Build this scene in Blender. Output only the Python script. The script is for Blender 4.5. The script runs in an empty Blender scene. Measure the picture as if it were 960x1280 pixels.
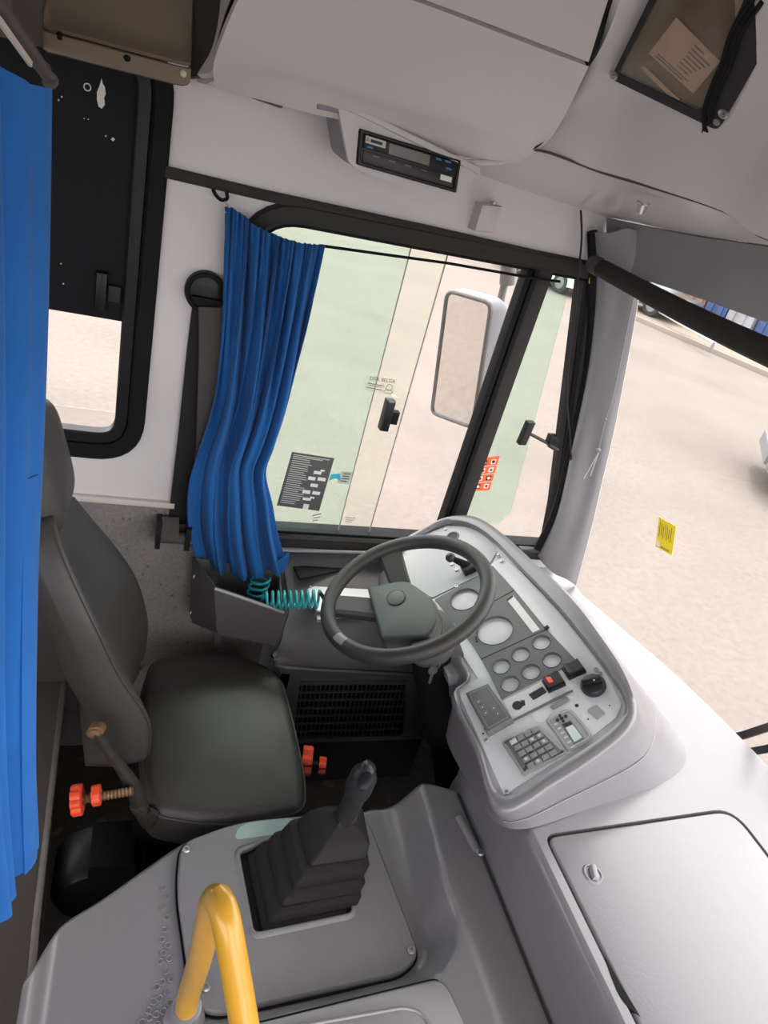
import bpy, bmesh, math, random
from mathutils import Vector, Matrix
random.seed(7)
S = bpy.context.scene
COL = S.collection
PI = math.pi

# ------------------------------------------------------------------ camera, sky, sun, exposure
cam_d = bpy.data.cameras.new('camera')
cam_d.sensor_fit = 'VERTICAL'; cam_d.sensor_height = 32.0
cam_d.lens = 847.0 / 1280.0 * 32.0
cam_d.clip_start = 0.02; cam_d.clip_end = 500
cam = bpy.data.objects.new('camera', cam_d); COL.objects.link(cam)
_R = ((0.93512672, 0.08334825, 0.34437058), (-0.25411001, -0.51955579, 0.81577564), (0.2469132, -0.8503616, -0.46467087))
cam.matrix_world = Matrix([[r[0], -r[1], -r[2], t] for r, t in zip(_R, (0, 0, 1.9))] + [[0, 0, 0, 1]])
S.camera = cam

w = bpy.data.worlds.new('sky'); S.world = w; w.use_nodes = True
bg = w.node_tree.nodes['Background']
bg.inputs[0].default_value = (0.975, 0.965, 0.985, 1); bg.inputs[1].default_value = 3.3
sun_d = bpy.data.lights.new('sun', 'SUN'); sun_d.energy = 1.6; sun_d.angle = math.radians(12); sun_d.color = (1, 0.94, 0.88)
sun = bpy.data.objects.new('sun', sun_d); COL.objects.link(sun)
sun.rotation_euler = (math.radians(-22), math.radians(14), 0)
S.view_settings.view_transform = 'Standard'; S.view_settings.look = 'None'
S.view_settings.gamma = 1; S.view_settings.use_curve_mapping = False
S.view_settings.exposure = 0.4

# ------------------------------------------------------------------ materials
def mat(name, col, rough=0.5, metal=0.0, var=0.06, scale=30.0, bump=0.0, bscale=200.0, spec=0.5, coat=0.0, sheen=0.0, blotch=None, bl_scale=6.0, bl_lo=0.62, bl_hi=0.7):
    m = bpy.data.materials.new(name); m.use_nodes = True
    nt = m.node_tree; N = nt.nodes; L = nt.links
    b = N['Principled BSDF']
    b.inputs['Roughness'].default_value = rough; b.inputs['Metallic'].default_value = metal
    b.inputs['Specular IOR Level'].default_value = spec
    b.inputs['Coat Weight'].default_value = coat; b.inputs['Coat Roughness'].default_value = 0.15
    b.inputs['Sheen Weight'].default_value = sheen
    tc = N.new('ShaderNodeTexCoord')
    n = N.new('ShaderNodeTexNoise'); n.inputs['Scale'].default_value = scale; n.inputs['Detail'].default_value = 4
    L.new(tc.outputs['Object'], n.inputs['Vector'])
    mx = N.new('ShaderNodeMix'); mx.data_type = 'RGBA'
    mx.inputs[6].default_value = tuple(c * (1 - var) for c in col) + (1,)
    mx.inputs[7].default_value = tuple(min(1, c * (1 + var)) for c in col) + (1,)
    L.new(n.outputs['Fac'], mx.inputs[0])
    out = mx.outputs[2]
    if blotch:
        n3 = N.new('ShaderNodeTexNoise'); n3.inputs['Scale'].default_value = bl_scale; n3.inputs['Detail'].default_value = 5
        L.new(tc.outputs['Object'], n3.inputs['Vector'])
        cr = N.new('ShaderNodeMapRange'); cr.inputs[1].default_value = bl_lo; cr.inputs[2].default_value = bl_hi
        L.new(n3.outputs['Fac'], cr.inputs[0])
        m2 = N.new('ShaderNodeMix'); m2.data_type = 'RGBA'; m2.inputs[7].default_value = tuple(blotch) + (1,)
        L.new(cr.outputs[0], m2.inputs[0]); L.new(out, m2.inputs[6]); out = m2.outputs[2]
    L.new(out, b.inputs['Base Color'])
    if bump:
        n2 = N.new('ShaderNodeTexNoise'); n2.inputs['Scale'].default_value = bscale; n2.inputs['Detail'].default_value = 3
        L.new(tc.outputs['Object'], n2.inputs['Vector'])
        bp = N.new('ShaderNodeBump'); bp.inputs['Strength'].default_value = bump; bp.inputs['Distance'].default_value = 0.002
        L.new(n2.outputs['Fac'], bp.inputs['Height']); L.new(bp.outputs[0], b.inputs['Normal'])
    return m

def glass(name, tint, haze=0.0):
    m = bpy.data.materials.new(name); m.use_nodes = True
    nt = m.node_tree; N = nt.nodes; L = nt.links
    N.remove(N['Principled BSDF'])
    o = N['Material Output']
    t = N.new('ShaderNodeBsdfTransparent'); t.inputs[0].default_value = tuple(tint) + (1,)
    g = N.new('ShaderNodeBsdfGlossy'); g.inputs['Roughness'].default_value = 0.02; g.inputs[0].default_value = (1, 1, 1, 1)
    fr = N.new('ShaderNodeFresnel'); fr.inputs[0].default_value = 1.3
    ge = N.new('ShaderNodeNewGeometry'); iv = N.new('ShaderNodeMath'); iv.operation = 'SUBTRACT'; iv.inputs[0].default_value = 1.0; L.new(ge.outputs['Backfacing'], iv.inputs[1])
    mu = N.new('ShaderNodeMath'); mu.operation = 'MULTIPLY'; L.new(fr.outputs[0], mu.inputs[0]); L.new(iv.outputs[0], mu.inputs[1])
    x = N.new('ShaderNodeMixShader'); L.new(mu.outputs[0], x.inputs[0]); L.new(t.outputs[0], x.inputs[1]); L.new(g.outputs[0], x.inputs[2])
    out = x
    if haze:
        d = N.new('ShaderNodeBsdfDiffuse'); d.inputs[0].default_value = (0.85, 0.83, 0.78, 1)
        n = N.new('ShaderNodeTexNoise'); n.inputs['Scale'].default_value = 9; n.inputs['Detail'].default_value = 6
        mr = N.new('ShaderNodeMapRange'); mr.inputs[1].default_value = 0.35; mr.inputs[2].default_value = 0.8; mr.inputs[4].default_value = haze
        tc = N.new('ShaderNodeTexCoord'); L.new(tc.outputs['Object'], n.inputs['Vector']); L.new(n.outputs['Fac'], mr.inputs[0])
        y = N.new('ShaderNodeMixShader'); L.new(mr.outputs[0], y.inputs[0]); L.new(x.outputs[0], y.inputs[1]); L.new(d.outputs[0], y.inputs[2]); out = y
    L.new(out.outputs[0], o.inputs[0])
    return m

M = {}
M['dash'] = mat('dash_grey_plastic', (0.21, 0.20, 0.21), 0.30, bump=0.12, bscale=160, var=0.04, spec=1.0)
M['dash_dark'] = mat('dark_grey_plastic', (0.066, 0.062, 0.065), 0.5, bump=0.2, bscale=300)
M['cover'] = mat('engine_cover_grey', (0.225, 0.215, 0.223), 0.32, bump=0.15, bscale=180, var=0.05, spec=1.0)
M['cover_worn'] = mat('engine_cover_grey_worn', (0.215, 0.206, 0.214), 0.36, bump=0.1, bscale=280, var=0.05)
M['ceil'] = mat('ceiling_grey_plastic', (0.68, 0.65, 0.64), 0.42, var=0.03, scale=4)
M['under'] = mat('glossy_ceiling_lip', (0.68, 0.65, 0.64), 0.2, var=0.03, scale=4)
M['wall'] = mat('wall_grey_laminate', (0.67, 0.64, 0.64), 0.5, var=0.05, scale=5)
M['carpet'] = mat('wall_grey_carpet', (0.21, 0.195, 0.185), 0.95, var=0.35, scale=140, bump=0.5, bscale=350, spec=0.1, blotch=(0.08, 0.075, 0.07), bl_scale=60, bl_lo=0.62, bl_hi=0.72)
M['cream'] = mat('cream_trim', (0.60, 0.56, 0.51), 0.5)
M['black'] = mat('black_rubber', (0.009, 0.009, 0.010), 0.6, spec=0.12)
M['blackgloss'] = mat('black_plastic', (0.012, 0.012, 0.014), 0.35, spec=0.25)
M['film'] = mat('black_window_film', (0.006, 0.007, 0.009), 0.5, spec=0.15)
M['gasket'] = mat('window_gasket', (0.032, 0.03, 0.028), 0.6, spec=0.2, var=0.3, scale=60)
M['pillar'] = mat('pillar_grey', (0.27, 0.262, 0.268), 0.45, var=0.08, scale=8)
M['leather'] = mat('dark_grey_vinyl', (0.046, 0.043, 0.039), 0.44, bump=0.3, bscale=400, var=0.12, scale=9)
M['leather2'] = mat('dark_brown_grey_vinyl', (0.042, 0.038, 0.034), 0.5, bump=0.3, bscale=400, var=0.12, scale=9)
M['floor'] = mat('well_floor_rubber', (0.09, 0.085, 0.075), 0.85, var=0.5, scale=25, blotch=(0.2, 0.18, 0.15), bl_scale=14)
M['aisle'] = mat('aisle_floor_brown', (0.085, 0.072, 0.062), 0.7, var=0.15, scale=40)
M['alu'] = mat('aluminium_edging', (0.24, 0.22, 0.20), 0.5, metal=0.6, var=0.2, scale=50)
M['silver'] = mat('silver_plate', (0.72, 0.72, 0.725), 0.34, metal=0.0, var=0.04, scale=18)
M['plate_grey'] = mat('grey_plate', (0.44, 0.44, 0.445), 0.40, metal=0.0, var=0.04, scale=18)
M['gauge'] = mat('gauge_grey_plastic', (0.15, 0.155, 0.15), 0.55, var=0.06)
M['gauge_back'] = mat('pale_gauge_backing', (0.64, 0.72, 0.68), 0.4, var=0.2, scale=14)
M['unit'] = mat('keypad_grey', (0.33, 0.33, 0.325), 0.5)
M['key'] = mat('key_grey', (0.27, 0.27, 0.265), 0.5)
M['key_light'] = mat('key_light', (0.6, 0.6, 0.58), 0.5)
M['white'] = mat('off_white', (0.78, 0.76, 0.73), 0.6, var=0.03)
M['wheel'] = mat('steering_wheel_rubber', (0.034, 0.032, 0.029), 0.5, bump=0.15, bscale=300, var=0.25, scale=25)
M['hub'] = mat('hub_grey_plastic', (0.09, 0.095, 0.088), 0.45, bump=0.1, bscale=250, var=0.12, scale=10)
M['spoke'] = mat('spoke_grey', (0.055, 0.053, 0.049), 0.5)
M['boot'] = mat('gear_boot_rubber', (0.02, 0.018, 0.017), 0.6, spec=0.25, var=0.2, scale=20)
M['knob'] = mat('gear_knob_black', (0.025, 0.025, 0.027), 0.38, var=0.1)
M['steel'] = mat('steel', (0.5, 0.49, 0.47), 0.35, metal=0.9)
M['rust'] = mat('rusty_brass', (0.24, 0.14, 0.075), 0.5, metal=0.5, var=0.3)
M['dirty'] = mat('greasy_dark_metal', (0.042, 0.036, 0.031), 0.45, metal=0.3, var=0.5, scale=40)
M['red'] = mat('red_orange_plastic', (0.78, 0.075, 0.022), 0.4)
M['yellow'] = mat('yellow_enamel', (0.70, 0.36, 0.028), 0.28, var=0.08, scale=9, coat=0.4, blotch=(0.45, 0.2, 0.03), bl_scale=22, bl_lo=0.74, bl_hi=0.78)
M['belt'] = mat('seat_belt_webbing', (0.06, 0.054, 0.05), 0.8, var=0.2, scale=90)
M['beltblack'] = mat('black_webbing', (0.012, 0.012, 0.012), 0.85)
M['teal'] = mat('teal_air_hose', (0.015, 0.30, 0.33), 0.25, var=0.25, scale=20, spec=0.6)
M['bin'] = mat('brown_rack_plastic', (0.21, 0.165, 0.115), 0.5, var=0.1, scale=5)
M['maroon'] = mat('dark_brown_panel', (0.075, 0.062, 0.058), 0.6)
M['darkend'] = mat('dark_end_panel', (0.05, 0.047, 0.047), 0.6)
M['paper'] = mat('aged_paper', (0.80, 0.71, 0.65), 0.7, var=0.05, scale=8)
M['pouchback'] = mat('pouch_backing', (0.25, 0.205, 0.165), 0.6, var=0.12, scale=6)
M['pouchtrim'] = mat('pouch_binding', (0.02, 0.019, 0.021), 0.75, var=0.2, scale=80)
M['tick'] = mat('print_grey', (0.28, 0.24, 0.22), 0.7)
M['ink'] = mat('print_black', (0.02, 0.02, 0.02), 0.6)
M['inkgrey'] = mat('sticker_dark_grey', (0.085, 0.083, 0.078), 0.6, var=0.3, scale=200)
M['inkpale'] = mat('sticker_pale', (0.5, 0.52, 0.46), 0.6)
M['orange'] = mat('orange_sticker', (0.85, 0.13, 0.03), 0.5)
M['yel_st'] = mat('yellow_sticker', (0.9, 0.66, 0.01), 0.5)
M['tealst'] = mat('teal_print', (0.03, 0.42, 0.5), 0.5)
M['blue_led'] = mat('blue_button', (0.03, 0.16, 0.55), 0.4)
M['lcd'] = mat('grey_green_lcd', (0.105, 0.105, 0.085), 0.25)
M['radio'] = mat('radio_black', (0.013, 0.013, 0.014), 0.38)
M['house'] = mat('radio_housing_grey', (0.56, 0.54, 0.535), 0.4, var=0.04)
M['house_shaded'] = mat('radio_housing_shaded_grey', (0.2, 0.2, 0.225), 0.45)  # darker copy of the housing grey, side shading put into the colour
M['mirror'] = mat('mirror_glass', (0.93, 0.92, 0.9), 0.02, metal=1.0, var=0.0)
M['mirrorback'] = mat('mirror_shell', (0.10, 0.09, 0.085), 0.4)
M['tyre'] = mat('tyre_rubber', (0.02, 0.02, 0.02), 0.8)
M['carwhite'] = mat('car_white_paint', (0.7, 0.7, 0.68), 0.3, coat=0.5)
M['cargrey'] = mat('car_grey_plastic', (0.17, 0.17, 0.18), 0.5)
M['cardark'] = mat('car_dark_paint', (0.04, 0.045, 0.045), 0.3, coat=0.5)
M['bluepaint'] = mat('blue_paint', (0.04, 0.075, 0.19), 0.6, var=0.5, scale=2)
M['junkgrey'] = mat('scrap_grey', (0.28, 0.28, 0.30), 0.6, var=0.5, scale=3)
M['warnyellow'] = mat('yellow_barrier', (0.75, 0.5, 0.12), 0.6)
M['g_green'] = glass('green_tinted_glass', (0.83, 0.93, 0.87), 0.06)
M['g_pale'] = glass('pale_tinted_glass', (0.94, 0.96, 0.92), 0.04)
M['g_clear'] = glass('clear_glass', (0.98, 0.975, 0.97), 0.03)
M['g_shield'] = glass('windscreen_glass', (0.97, 0.97, 0.965), 0.02)
M['vinyl'] = glass('clear_vinyl', (0.86, 0.80, 0.74), 0.12)

def fabric(name, col):
    m = mat(name, col, 0.75, var=0.12, scale=12, sheen=0.08, spec=0.15)
    nt = m.node_tree; N = nt.nodes; L = nt.links; b = N['Principled BSDF']
    tc = N.new('ShaderNodeTexCoord'); wv = N.new('ShaderNodeTexNoise'); mp = N.new('ShaderNodeMapping')
    mp.inputs['Scale'].default_value = (60, 60, 600); wv.inputs['Scale'].default_value = 1.0; wv.inputs['Detail'].default_value = 2
    L.new(tc.outputs['Object'], mp.inputs[0]); L.new(mp.outputs[0], wv.inputs['Vector'])
    bp = N.new('ShaderNodeBump'); bp.inputs['Strength'].default_value = 0.35; bp.inputs['Distance'].default_value = 0.002
    L.new(wv.outputs['Fac'], bp.inputs['Height']); L.new(bp.outputs[0], b.inputs['Normal'])
    return m
M['curtain'] = fabric('royal_blue_cloth', (0.015, 0.105, 0.32))
M['curtain_near'] = fabric('bright_blue_cloth', (0.02, 0.145, 0.47))

def ground_mat():
    m = mat('concrete_yard', (0.212, 0.182, 0.160), 0.9, var=0.10, scale=0.9, bump=0.15, bscale=8, spec=0.1, blotch=(0.18, 0.154, 0.136), bl_scale=0.35, bl_lo=0.5, bl_hi=0.75)
    nt = m.node_tree; N = nt.nodes; L = nt.links; b = N['Principled BSDF']
    src = b.inputs['Base Color'].links[0].from_socket
    tc = N.new('ShaderNodeTexCoord')
    # fine grit
    n = N.new('ShaderNodeTexNoise'); n.inputs['Scale'].default_value = 14; n.inputs['Detail'].default_value = 8; n.inputs['Roughness'].default_value = 0.7
    L.new(tc.outputs['Object'], n.inputs['Vector'])
    mr = N.new('ShaderNodeMapRange'); mr.inputs[1].default_value = 0.35; mr.inputs[2].default_value = 0.75; mr.inputs[3].default_value = 0.86; mr.inputs[4].default_value = 1.1
    L.new(n.outputs['Fac'], mr.inputs[0])
    vm = N.new('ShaderNodeVectorMath'); vm.operation = 'SCALE'
    L.new(src, vm.inputs[0]); L.new(mr.outputs[0], vm.inputs['Scale'])
    # rust coloured stain on the concrete
    vd = N.new('ShaderNodeVectorMath'); vd.operation = 'DISTANCE'
    mp = N.new('ShaderNodeMapping'); mp.inputs['Scale'].default_value = (1.0, 0.55, 1)
    mp.inputs['Location'].default_value = (-STAIN[0], -STAIN[1] * 0.55, 1.0)
    nn = N.new('ShaderNodeTexNoise'); nn.inputs['Scale'].default_value = 3; nn.inputs['Detail'].default_value = 6
    L.new(tc.outputs['Object'], nn.inputs['Vector']); L.new(tc.outputs['Object'], mp.inputs[0]); L.new(mp.outputs[0], vd.inputs[0])
    ad = N.new('ShaderNodeMath'); ad.operation = 'ADD'; L.new(vd.outputs['Value'], ad.inputs[0]); L.new(nn.outputs['Fac'], ad.inputs[1])
    st = N.new('ShaderNodeMapRange'); st.inputs[1].default_value = 0.62; st.inputs[2].default_value = 0.95; st.inputs[3].default_value = 0.75; st.inputs[4].default_value = 0
    L.new(ad.outputs[0], st.inputs[0])
    m2 = N.new('ShaderNodeMix'); m2.data_type = 'RGBA'; m2.inputs[7].default_value = (0.25, 0.145, 0.085, 1)
    L.new(st.outputs[0], m2.inputs[0]); L.new(vm.outputs[0], m2.inputs[6]); L.new(m2.outputs[2], b.inputs['Base Color'])
    return m
STAIN = [(4.1505, 3.0452, -1)][0]
M['ground'] = ground_mat()

# ------------------------------------------------------------------ helpers
ORG = {}
V = Vector
class F:
    """local frame: origin, two axes and a normal"""
    def __init__(s, o, u, v, n=None):
        s.o = V(o); s.u = V(u).normalized(); s.v = V(v).normalized(); s.n = V(n).normalized() if n else s.u.cross(s.v).normalized()
    def p(s, a, b, c=0.0): return s.o + s.u * a + s.v * b + s.n * c
    def at(s, a, b, c=0.0): return F(s.p(a, b, c), s.u, s.v, s.n)
XY = F((0, 0, 0), (1, 0, 0), (0, 1, 0))
WALL = F((0, 1.65, 0), (1, 0, 0), (0, 0, 1), (0, -1, 0))

def empty(name, loc, label, cat, group=None):
    o = bpy.data.objects.new(name, None); COL.objects.link(o); o.location = loc; o.empty_display_size = 0.05
    o['label'] = label; o['category'] = cat
    if group: o['group'] = group
    ORG[o.name] = V(loc); return o

def obj(name, bm, m, parent=None, angle=38, label=None, cat=None, group=None, kind=None, smooth=True):
    me = bpy.data.meshes.new(name)
    bmesh.ops.remove_doubles(bm, verts=bm.verts, dist=1e-6)
    bmesh.ops.recalc_face_normals(bm, faces=bm.faces)
    if parent is None:
        lo = V((min(v.co.x for v in bm.verts), min(v.co.y for v in bm.verts), min(v.co.z for v in bm.verts)))
        hi = V((max(v.co.x for v in bm.verts), max(v.co.y for v in bm.verts), max(v.co.z for v in bm.verts)))
        org = V(((lo.x + hi.x) / 2, (lo.y + hi.y) / 2, lo.z))
    else: org = ORG[parent.name]
    for v in bm.verts: v.co -= org
    bm.to_mesh(me); bm.free()
    me.materials.append(m)
    if smooth:
        me.polygons.foreach_set('use_smooth', [True] * len(me.polygons)); me.set_sharp_from_angle(angle=math.radians(angle))
    o = bpy.data.objects.new(name, me); COL.objects.link(o)
    if parent: o.parent = parent
    else: o.location = org
    ORG[o.name] = org
    if label: o['label'] = label
    if cat: o['category'] = cat
    if group: o['group'] = group
    if kind: o['kind'] = kind
    return o
def struct(name, bm, m, **k): return obj(name, bm, m, kind='structure', **k)

def cr(P, n, closed=False):
    """resample a polyline smoothly (Catmull-Rom) to n points, even arclength"""
    P = [V(p) for p in P]; out = []; k = len(P); segs = k if closed else k - 1
    for i in range(segs):
        if closed: a, b, c, d = P[(i - 1) % k], P[i], P[(i + 1) % k], P[(i + 2) % k]
        else: a, b, c, d = P[max(i - 1, 0)], P[i], P[i + 1], P[min(i + 2, k - 1)]
        for j in range(16):
            t = j / 16
            out.append(0.5 * ((2 * b) + (c - a) * t + (2 * a - 5 * b + 4 * c - d) * t * t + (3 * b - a - 3 * c + d) * t ** 3))
    out.append(P[0].copy() if closed else P[-1].copy())
    return lin(out, n, False)
def lin(P, n, closed=False):
    P = [V(p) for p in P]
    if closed: P = P + [P[0]]
    L = [0]
    for a, b in zip(P, P[1:]): L.append(L[-1] + (b - a).length)
    res = []; j = 0; m = n if closed else n - 1
    for i in range(n):
        s = L[-1] * i / m
        while j < len(P) - 2 and L[j + 1] < s: j += 1
        d = L[j + 1] - L[j]; res.append(P[j].lerp(P[j + 1], (s - L[j]) / d if d > 1e-9 else 0))
    return res
def grid(bm, rows, closed_u=False, closed_v=False, caps=False):
    vs = [[bm.verts.new(p) for p in r] for r in rows]
    nr = len(vs); nc = len(vs[0])
    for i in range(nr if closed_v else nr - 1):
        for j in range(nc if closed_u else nc - 1):
            a, b, c, d = vs[i][j], vs[i][(j + 1) % nc], vs[(i + 1) % nr][(j + 1) % nc], vs[(i + 1) % nr][j]
            try: bm.faces.new((a, b, c, d))
            except ValueError: pass
    if caps:
        bm.faces.new(vs[0]); bm.faces.new(list(reversed(vs[-1])))
    return bm
def thick(bm, t):
    bmesh.ops.recalc_face_normals(bm, faces=bm.faces)
    bmesh.ops.solidify(bm, geom=bm.faces[:] , thickness=t)
    return bm
def loft(rows, nu, nv, smooth_rows=True, smooth_cols=True, t=0.0):
    R = [(cr if smooth_rows else lin)(r, nu) for r in rows]
    C = [(cr if smooth_cols else lin)([r[i] for r in R], nv) for i in range(nu)]
    bm = bmesh.new(); grid(bm, [[C[i][j] for i in range(nu)] for j in range(nv)])
    if t: thick(bm, t)
    return bm
def rounded(P, r, seg=5):
    """round the corners of a 2-D polygon; r one radius or one per corner"""
    P = [V((p[0], p[1], 0)) for p in P]; out = []; k = len(P)
    for i in range(k):
        a, b, c = P[i - 1], P[i], P[(i + 1) % k]; ri = r[i] if isinstance(r, (list, tuple)) else r
        if ri <= 0: out.append((b.x, b.y)); continue
        d1 = (a - b); d2 = (c - b); l1 = d1.length; l2 = d2.length; d1.normalize(); d2.normalize()
        q = min(ri, l1 * 0.48, l2 * 0.48)
        s = b + d1 * q; e = b + d2 * q
        for j in range(seg + 1):
            t = j / seg; p = s * (1 - t) ** 2 + b * 2 * t * (1 - t) + e * t * t; out.append((p.x, p.y))
    return out
def rrect(x0, y0, x1, y1, r, seg=5): return rounded([(x0, y0), (x1, y0), (x1, y1), (x0, y1)], r, seg)
def circle(x, y, r, n=24): return [(x + r * math.cos(2 * PI * i / n), y + r * math.sin(2 * PI * i / n)) for i in range(n)]
def offset2(P, d):
    """move a 2-D polygon inwards by d"""
    k = len(P); A = sum(P[i - 1][0] * P[i][1] - P[i][0] * P[i - 1][1] for i in range(k)); s = 1 if A > 0 else -1; out = []
    for i in range(k):
        a, b, c = P[i - 1], P[i], P[(i + 1) % k]
        e1 = V((b[0] - a[0], b[1] - a[1])); e2 = V((c[0] - b[0], c[1] - b[1]))
        if e1.length < 1e-9: e1 = e2
        if e2.length < 1e-9: e2 = e1
        n1 = V((-e1.y, e1.x)).normalized(); n2 = V((-e2.y, e2.x)).normalized(); n = (n1 + n2)
        n = n / max(0.5, n.length_squared / 2) if n.length > 1e-6 else n1
        out.append((b[0] + s * d * n.x, b[1] + s * d * n.y))
    return out
def prism(bm, f, P, c0, c1, bev=0.0, seg=2):
    """solid slab over 2-D polygon P in frame f between heights c0 and c1 (c1 side bevelled)"""
    rings = [(0, c0)]
    if bev:
        for j in range(seg + 1):
            a = PI / 2 * j / seg; rings.append((bev * (1 - math.cos(a)), c1 - bev + bev * math.sin(a)))
    else: rings.append((0, c1))
    R = [[f.p(x, y, h) for x, y in (offset2(P, d) if d else P)] for d, h in rings]
    return grid(bm, R, closed_u=True, caps=True)
def holed(bm, f, outer, holes, c0, c1):
    for c in (c0, c1):
        E = []
        for loop in [outer] + holes:
            vs = [bm.verts.new(f.p(x, y, c)) for x, y in loop]
            E += [bm.edges.new((vs[i - 1], vs[i])) for i in range(len(vs))]
        bmesh.ops.triangle_fill(bm, use_beauty=True, use_dissolve=False, edges=E)
    for loop in [outer] + holes:
        grid(bm, [[f.p(x, y, c0) for x, y in loop], [f.p(x, y, c1) for x, y in loop]], closed_u=True)
    return bm
def ringplate(bm, f, outer, inner, c0, c1, bev=0.0):
    """frame between two loops with the same number of points"""
    o2 = offset2(outer, bev) if bev else outer; i2 = offset2(inner, -bev) if bev else inner
    R = [[f.p(x, y, h) for x, y in L] for L, h in ((outer, c0), (outer, c1 - bev), (o2, c1), (i2, c1), (inner, c1 - bev), (inner, c0))]
    return grid(bm, R, closed_u=True, closed_v=True)
def box(bm, f, a0, a1, b0, b1, c0, c1, bev=0.0): return prism(bm, f, [(a0, b0), (a1, b0), (a1, b1), (a0, b1)], c0, c1, bev)
def abox(bm, x0, x1, y0, y1, z0, z1, bev=0.0): return box(bm, XY, x0, x1, y0, y1, z0, z1, bev)
def tube(bm, P, r, seg=10, closed=False, caps=True):
    P = [V(p) for p in P]; k = len(P); rad = r if isinstance(r, (list, tuple)) else [r] * k
    T = []
    for i in range(k):
        a = P[i - 1] if (i or closed) else P[i]; b = P[(i + 1) % k] if (i < k - 1 or closed) else P[i]
        T.append((b - a).normalized())
    n = T[0].orthogonal().normalized(); rows = []
    for i in range(k):
        n = (n - T[i] * n.dot(T[i])).normalized(); b = T[i].cross(n)
        rows.append([P[i] + (n * math.cos(2 * PI * j / seg) + b * math.sin(2 * PI * j / seg)) * rad[i] for j in range(seg)])
    return grid(bm, rows, closed_u=True, closed_v=closed, caps=caps and not closed)
def lathe(bm, f, prof, seg=24, sx=1.0, sy=1.0):
    rows = [[f.p(math.cos(2 * PI * j / seg) * r * sx, math.sin(2 * PI * j / seg) * r * sy, h) for j in range(seg)] for r, h in prof]
    return grid(bm, rows, closed_u=True, caps=True)
def ribbon(bm, P, wdir, wd, t):
    """flat strap through points P; wdir the direction of its width (one or per point)"""
    P = [V(p) for p in P]; k = len(P); rows = []
    for i in range(k):
        tn = (P[min(i + 1, k - 1)] - P[max(i - 1, 0)]).normalized()
        wv = V(wdir[i] if isinstance(wdir, list) else wdir); wv = (wv - tn * wv.dot(tn)).normalized(); n = tn.cross(wv)
        h = (wd[i] if isinstance(wd, list) else wd) / 2
        rows.append([P[i] + wv * a + n * b for a, b in ((-h, -t / 2), (h, -t / 2), (h, t / 2), (-h, t / 2))])
    return grid(bm, rows, closed_u=True, caps=True)
def pad(bm, f, P, c0, c1, r, crown=0.0, rb=None, seg=5):
    """cushion: rounded slab over polygon P, edge radius r, crowned top"""
    rb = rb if rb is not None else r; rows = []
    for j in range(seg + 1):
        a = PI / 2 * j / seg; rows.append((rb * (1 - math.sin(a)), c0 + rb * (1 - math.cos(a))))
    for j in range(seg + 1):
        a = PI / 2 * j / seg; rows.append((r * (1 - math.cos(a)), c1 - r + r * math.sin(a)))
    R = [[f.p(x, y, h) for x, y in (offset2(P, d) if abs(d) > 1e-6 else P)] for d, h in rows]
    top = offset2(P, r); cx = sum(p[0] for p in top) / len(top); cy = sum(p[1] for p in top) / len(top)
    for s in (0.86, 0.7, 0.5, 0.3, 0.1): R.append([f.p(cx + (x - cx) * s, cy + (y - cy) * s, c1 + crown * (1 - s * s)) for x, y in top])
    return grid(bm, R, closed_u=True, caps=True)
def sstep(a, b, x):
    t = min(1, max(0, (x - a) / (b - a))); return t * t * (3 - 2 * t)
def B(): return bmesh.new()
def screw(name, f, a, b, c, r, parent, m='steel'):
    bm = B(); ff = f.at(a, b, c)
    lathe(bm, ff, [(r, 0), (r, r * 0.35), (r * 0.75, r * 0.6), (r * 0.35, r * 0.6), (r * 0.3, r * 0.2)], 12)
    return obj(name, bm, M[m], parent)
def text(name, s, f, a, b, c, size, m, parent, sx=1.0, align='CENTER'):
    cu = bpy.data.curves.new('txt', 'FONT'); cu.body = s; cu.size = size; cu.align_x = align; cu.align_y = 'CENTER'; cu.resolution_u = 2
    to = bpy.data.objects.new('txt', cu); COL.objects.link(to)
    me = bpy.data.meshes.new_from_object(to)
    bpy.data.objects.remove(to); bpy.data.curves.remove(cu)
    org = ORG[parent.name]
    for v in me.vertices: v.co = f.p(a + v.co.x * sx, b + v.co.y, c) - org
    me.materials.clear(); me.materials.append(M[m]); me.name = name
    o = bpy.data.objects.new(name, me); COL.objects.link(o); o.parent = parent; ORG[o.name] = org
    return o

# ------------------------------------------------------------------ the setting
bm = B(); bm.faces.new([bm.verts.new(p) for p in ((-60, -40, -1), (80, -40, -1), (80, 90, -1), (-60, 90, -1))])
struct('ground', bm, M['ground'])

win1 = rrect(-1.0, 1.062, -0.012, 1.955, 0.10, 8)
win2 = rounded([(0.19, 0.845), (0.19, 1.702), (1.078, 1.737), (1.335, 0.868)], [0.05, 0.12, 0.02, 0.05], 8)
bm = B(); holed(bm, WALL, [(1.42, -0.1), (1.37, 0.82), (1.16, 1.76), (1.12, 2.46), (-6.5, 2.46), (-6.5, -0.1)], [win1, win2, rrect(-3.7, 1.06, -1.2, 1.885, 0.1, 6), rrect(-6.3, 1.06, -3.9, 1.885, 0.1, 6)], -0.05, 0)
wall = struct('wall_left', bm, M['wall'], smooth=False)
bm = B(); prism(bm, WALL, [(-1.2, 0.0), (0.42, 0.0), (0.42, 0.80), (0.15, 0.80), (0.15, 0.918), (-1.2, 0.918)], 0.0005, 0.008, 0.003); obj('carpet_panel', bm, M['carpet'], wall, label='speckled grey carpet lining')
bm = B(); box(bm, WALL, -1.2, 0.10, 0.918, 0.936, 0.0005, 0.014, 0.004); struct('trim_1', bm, M['cream'], label='cream strip above the carpet lining of the side wall')
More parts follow.
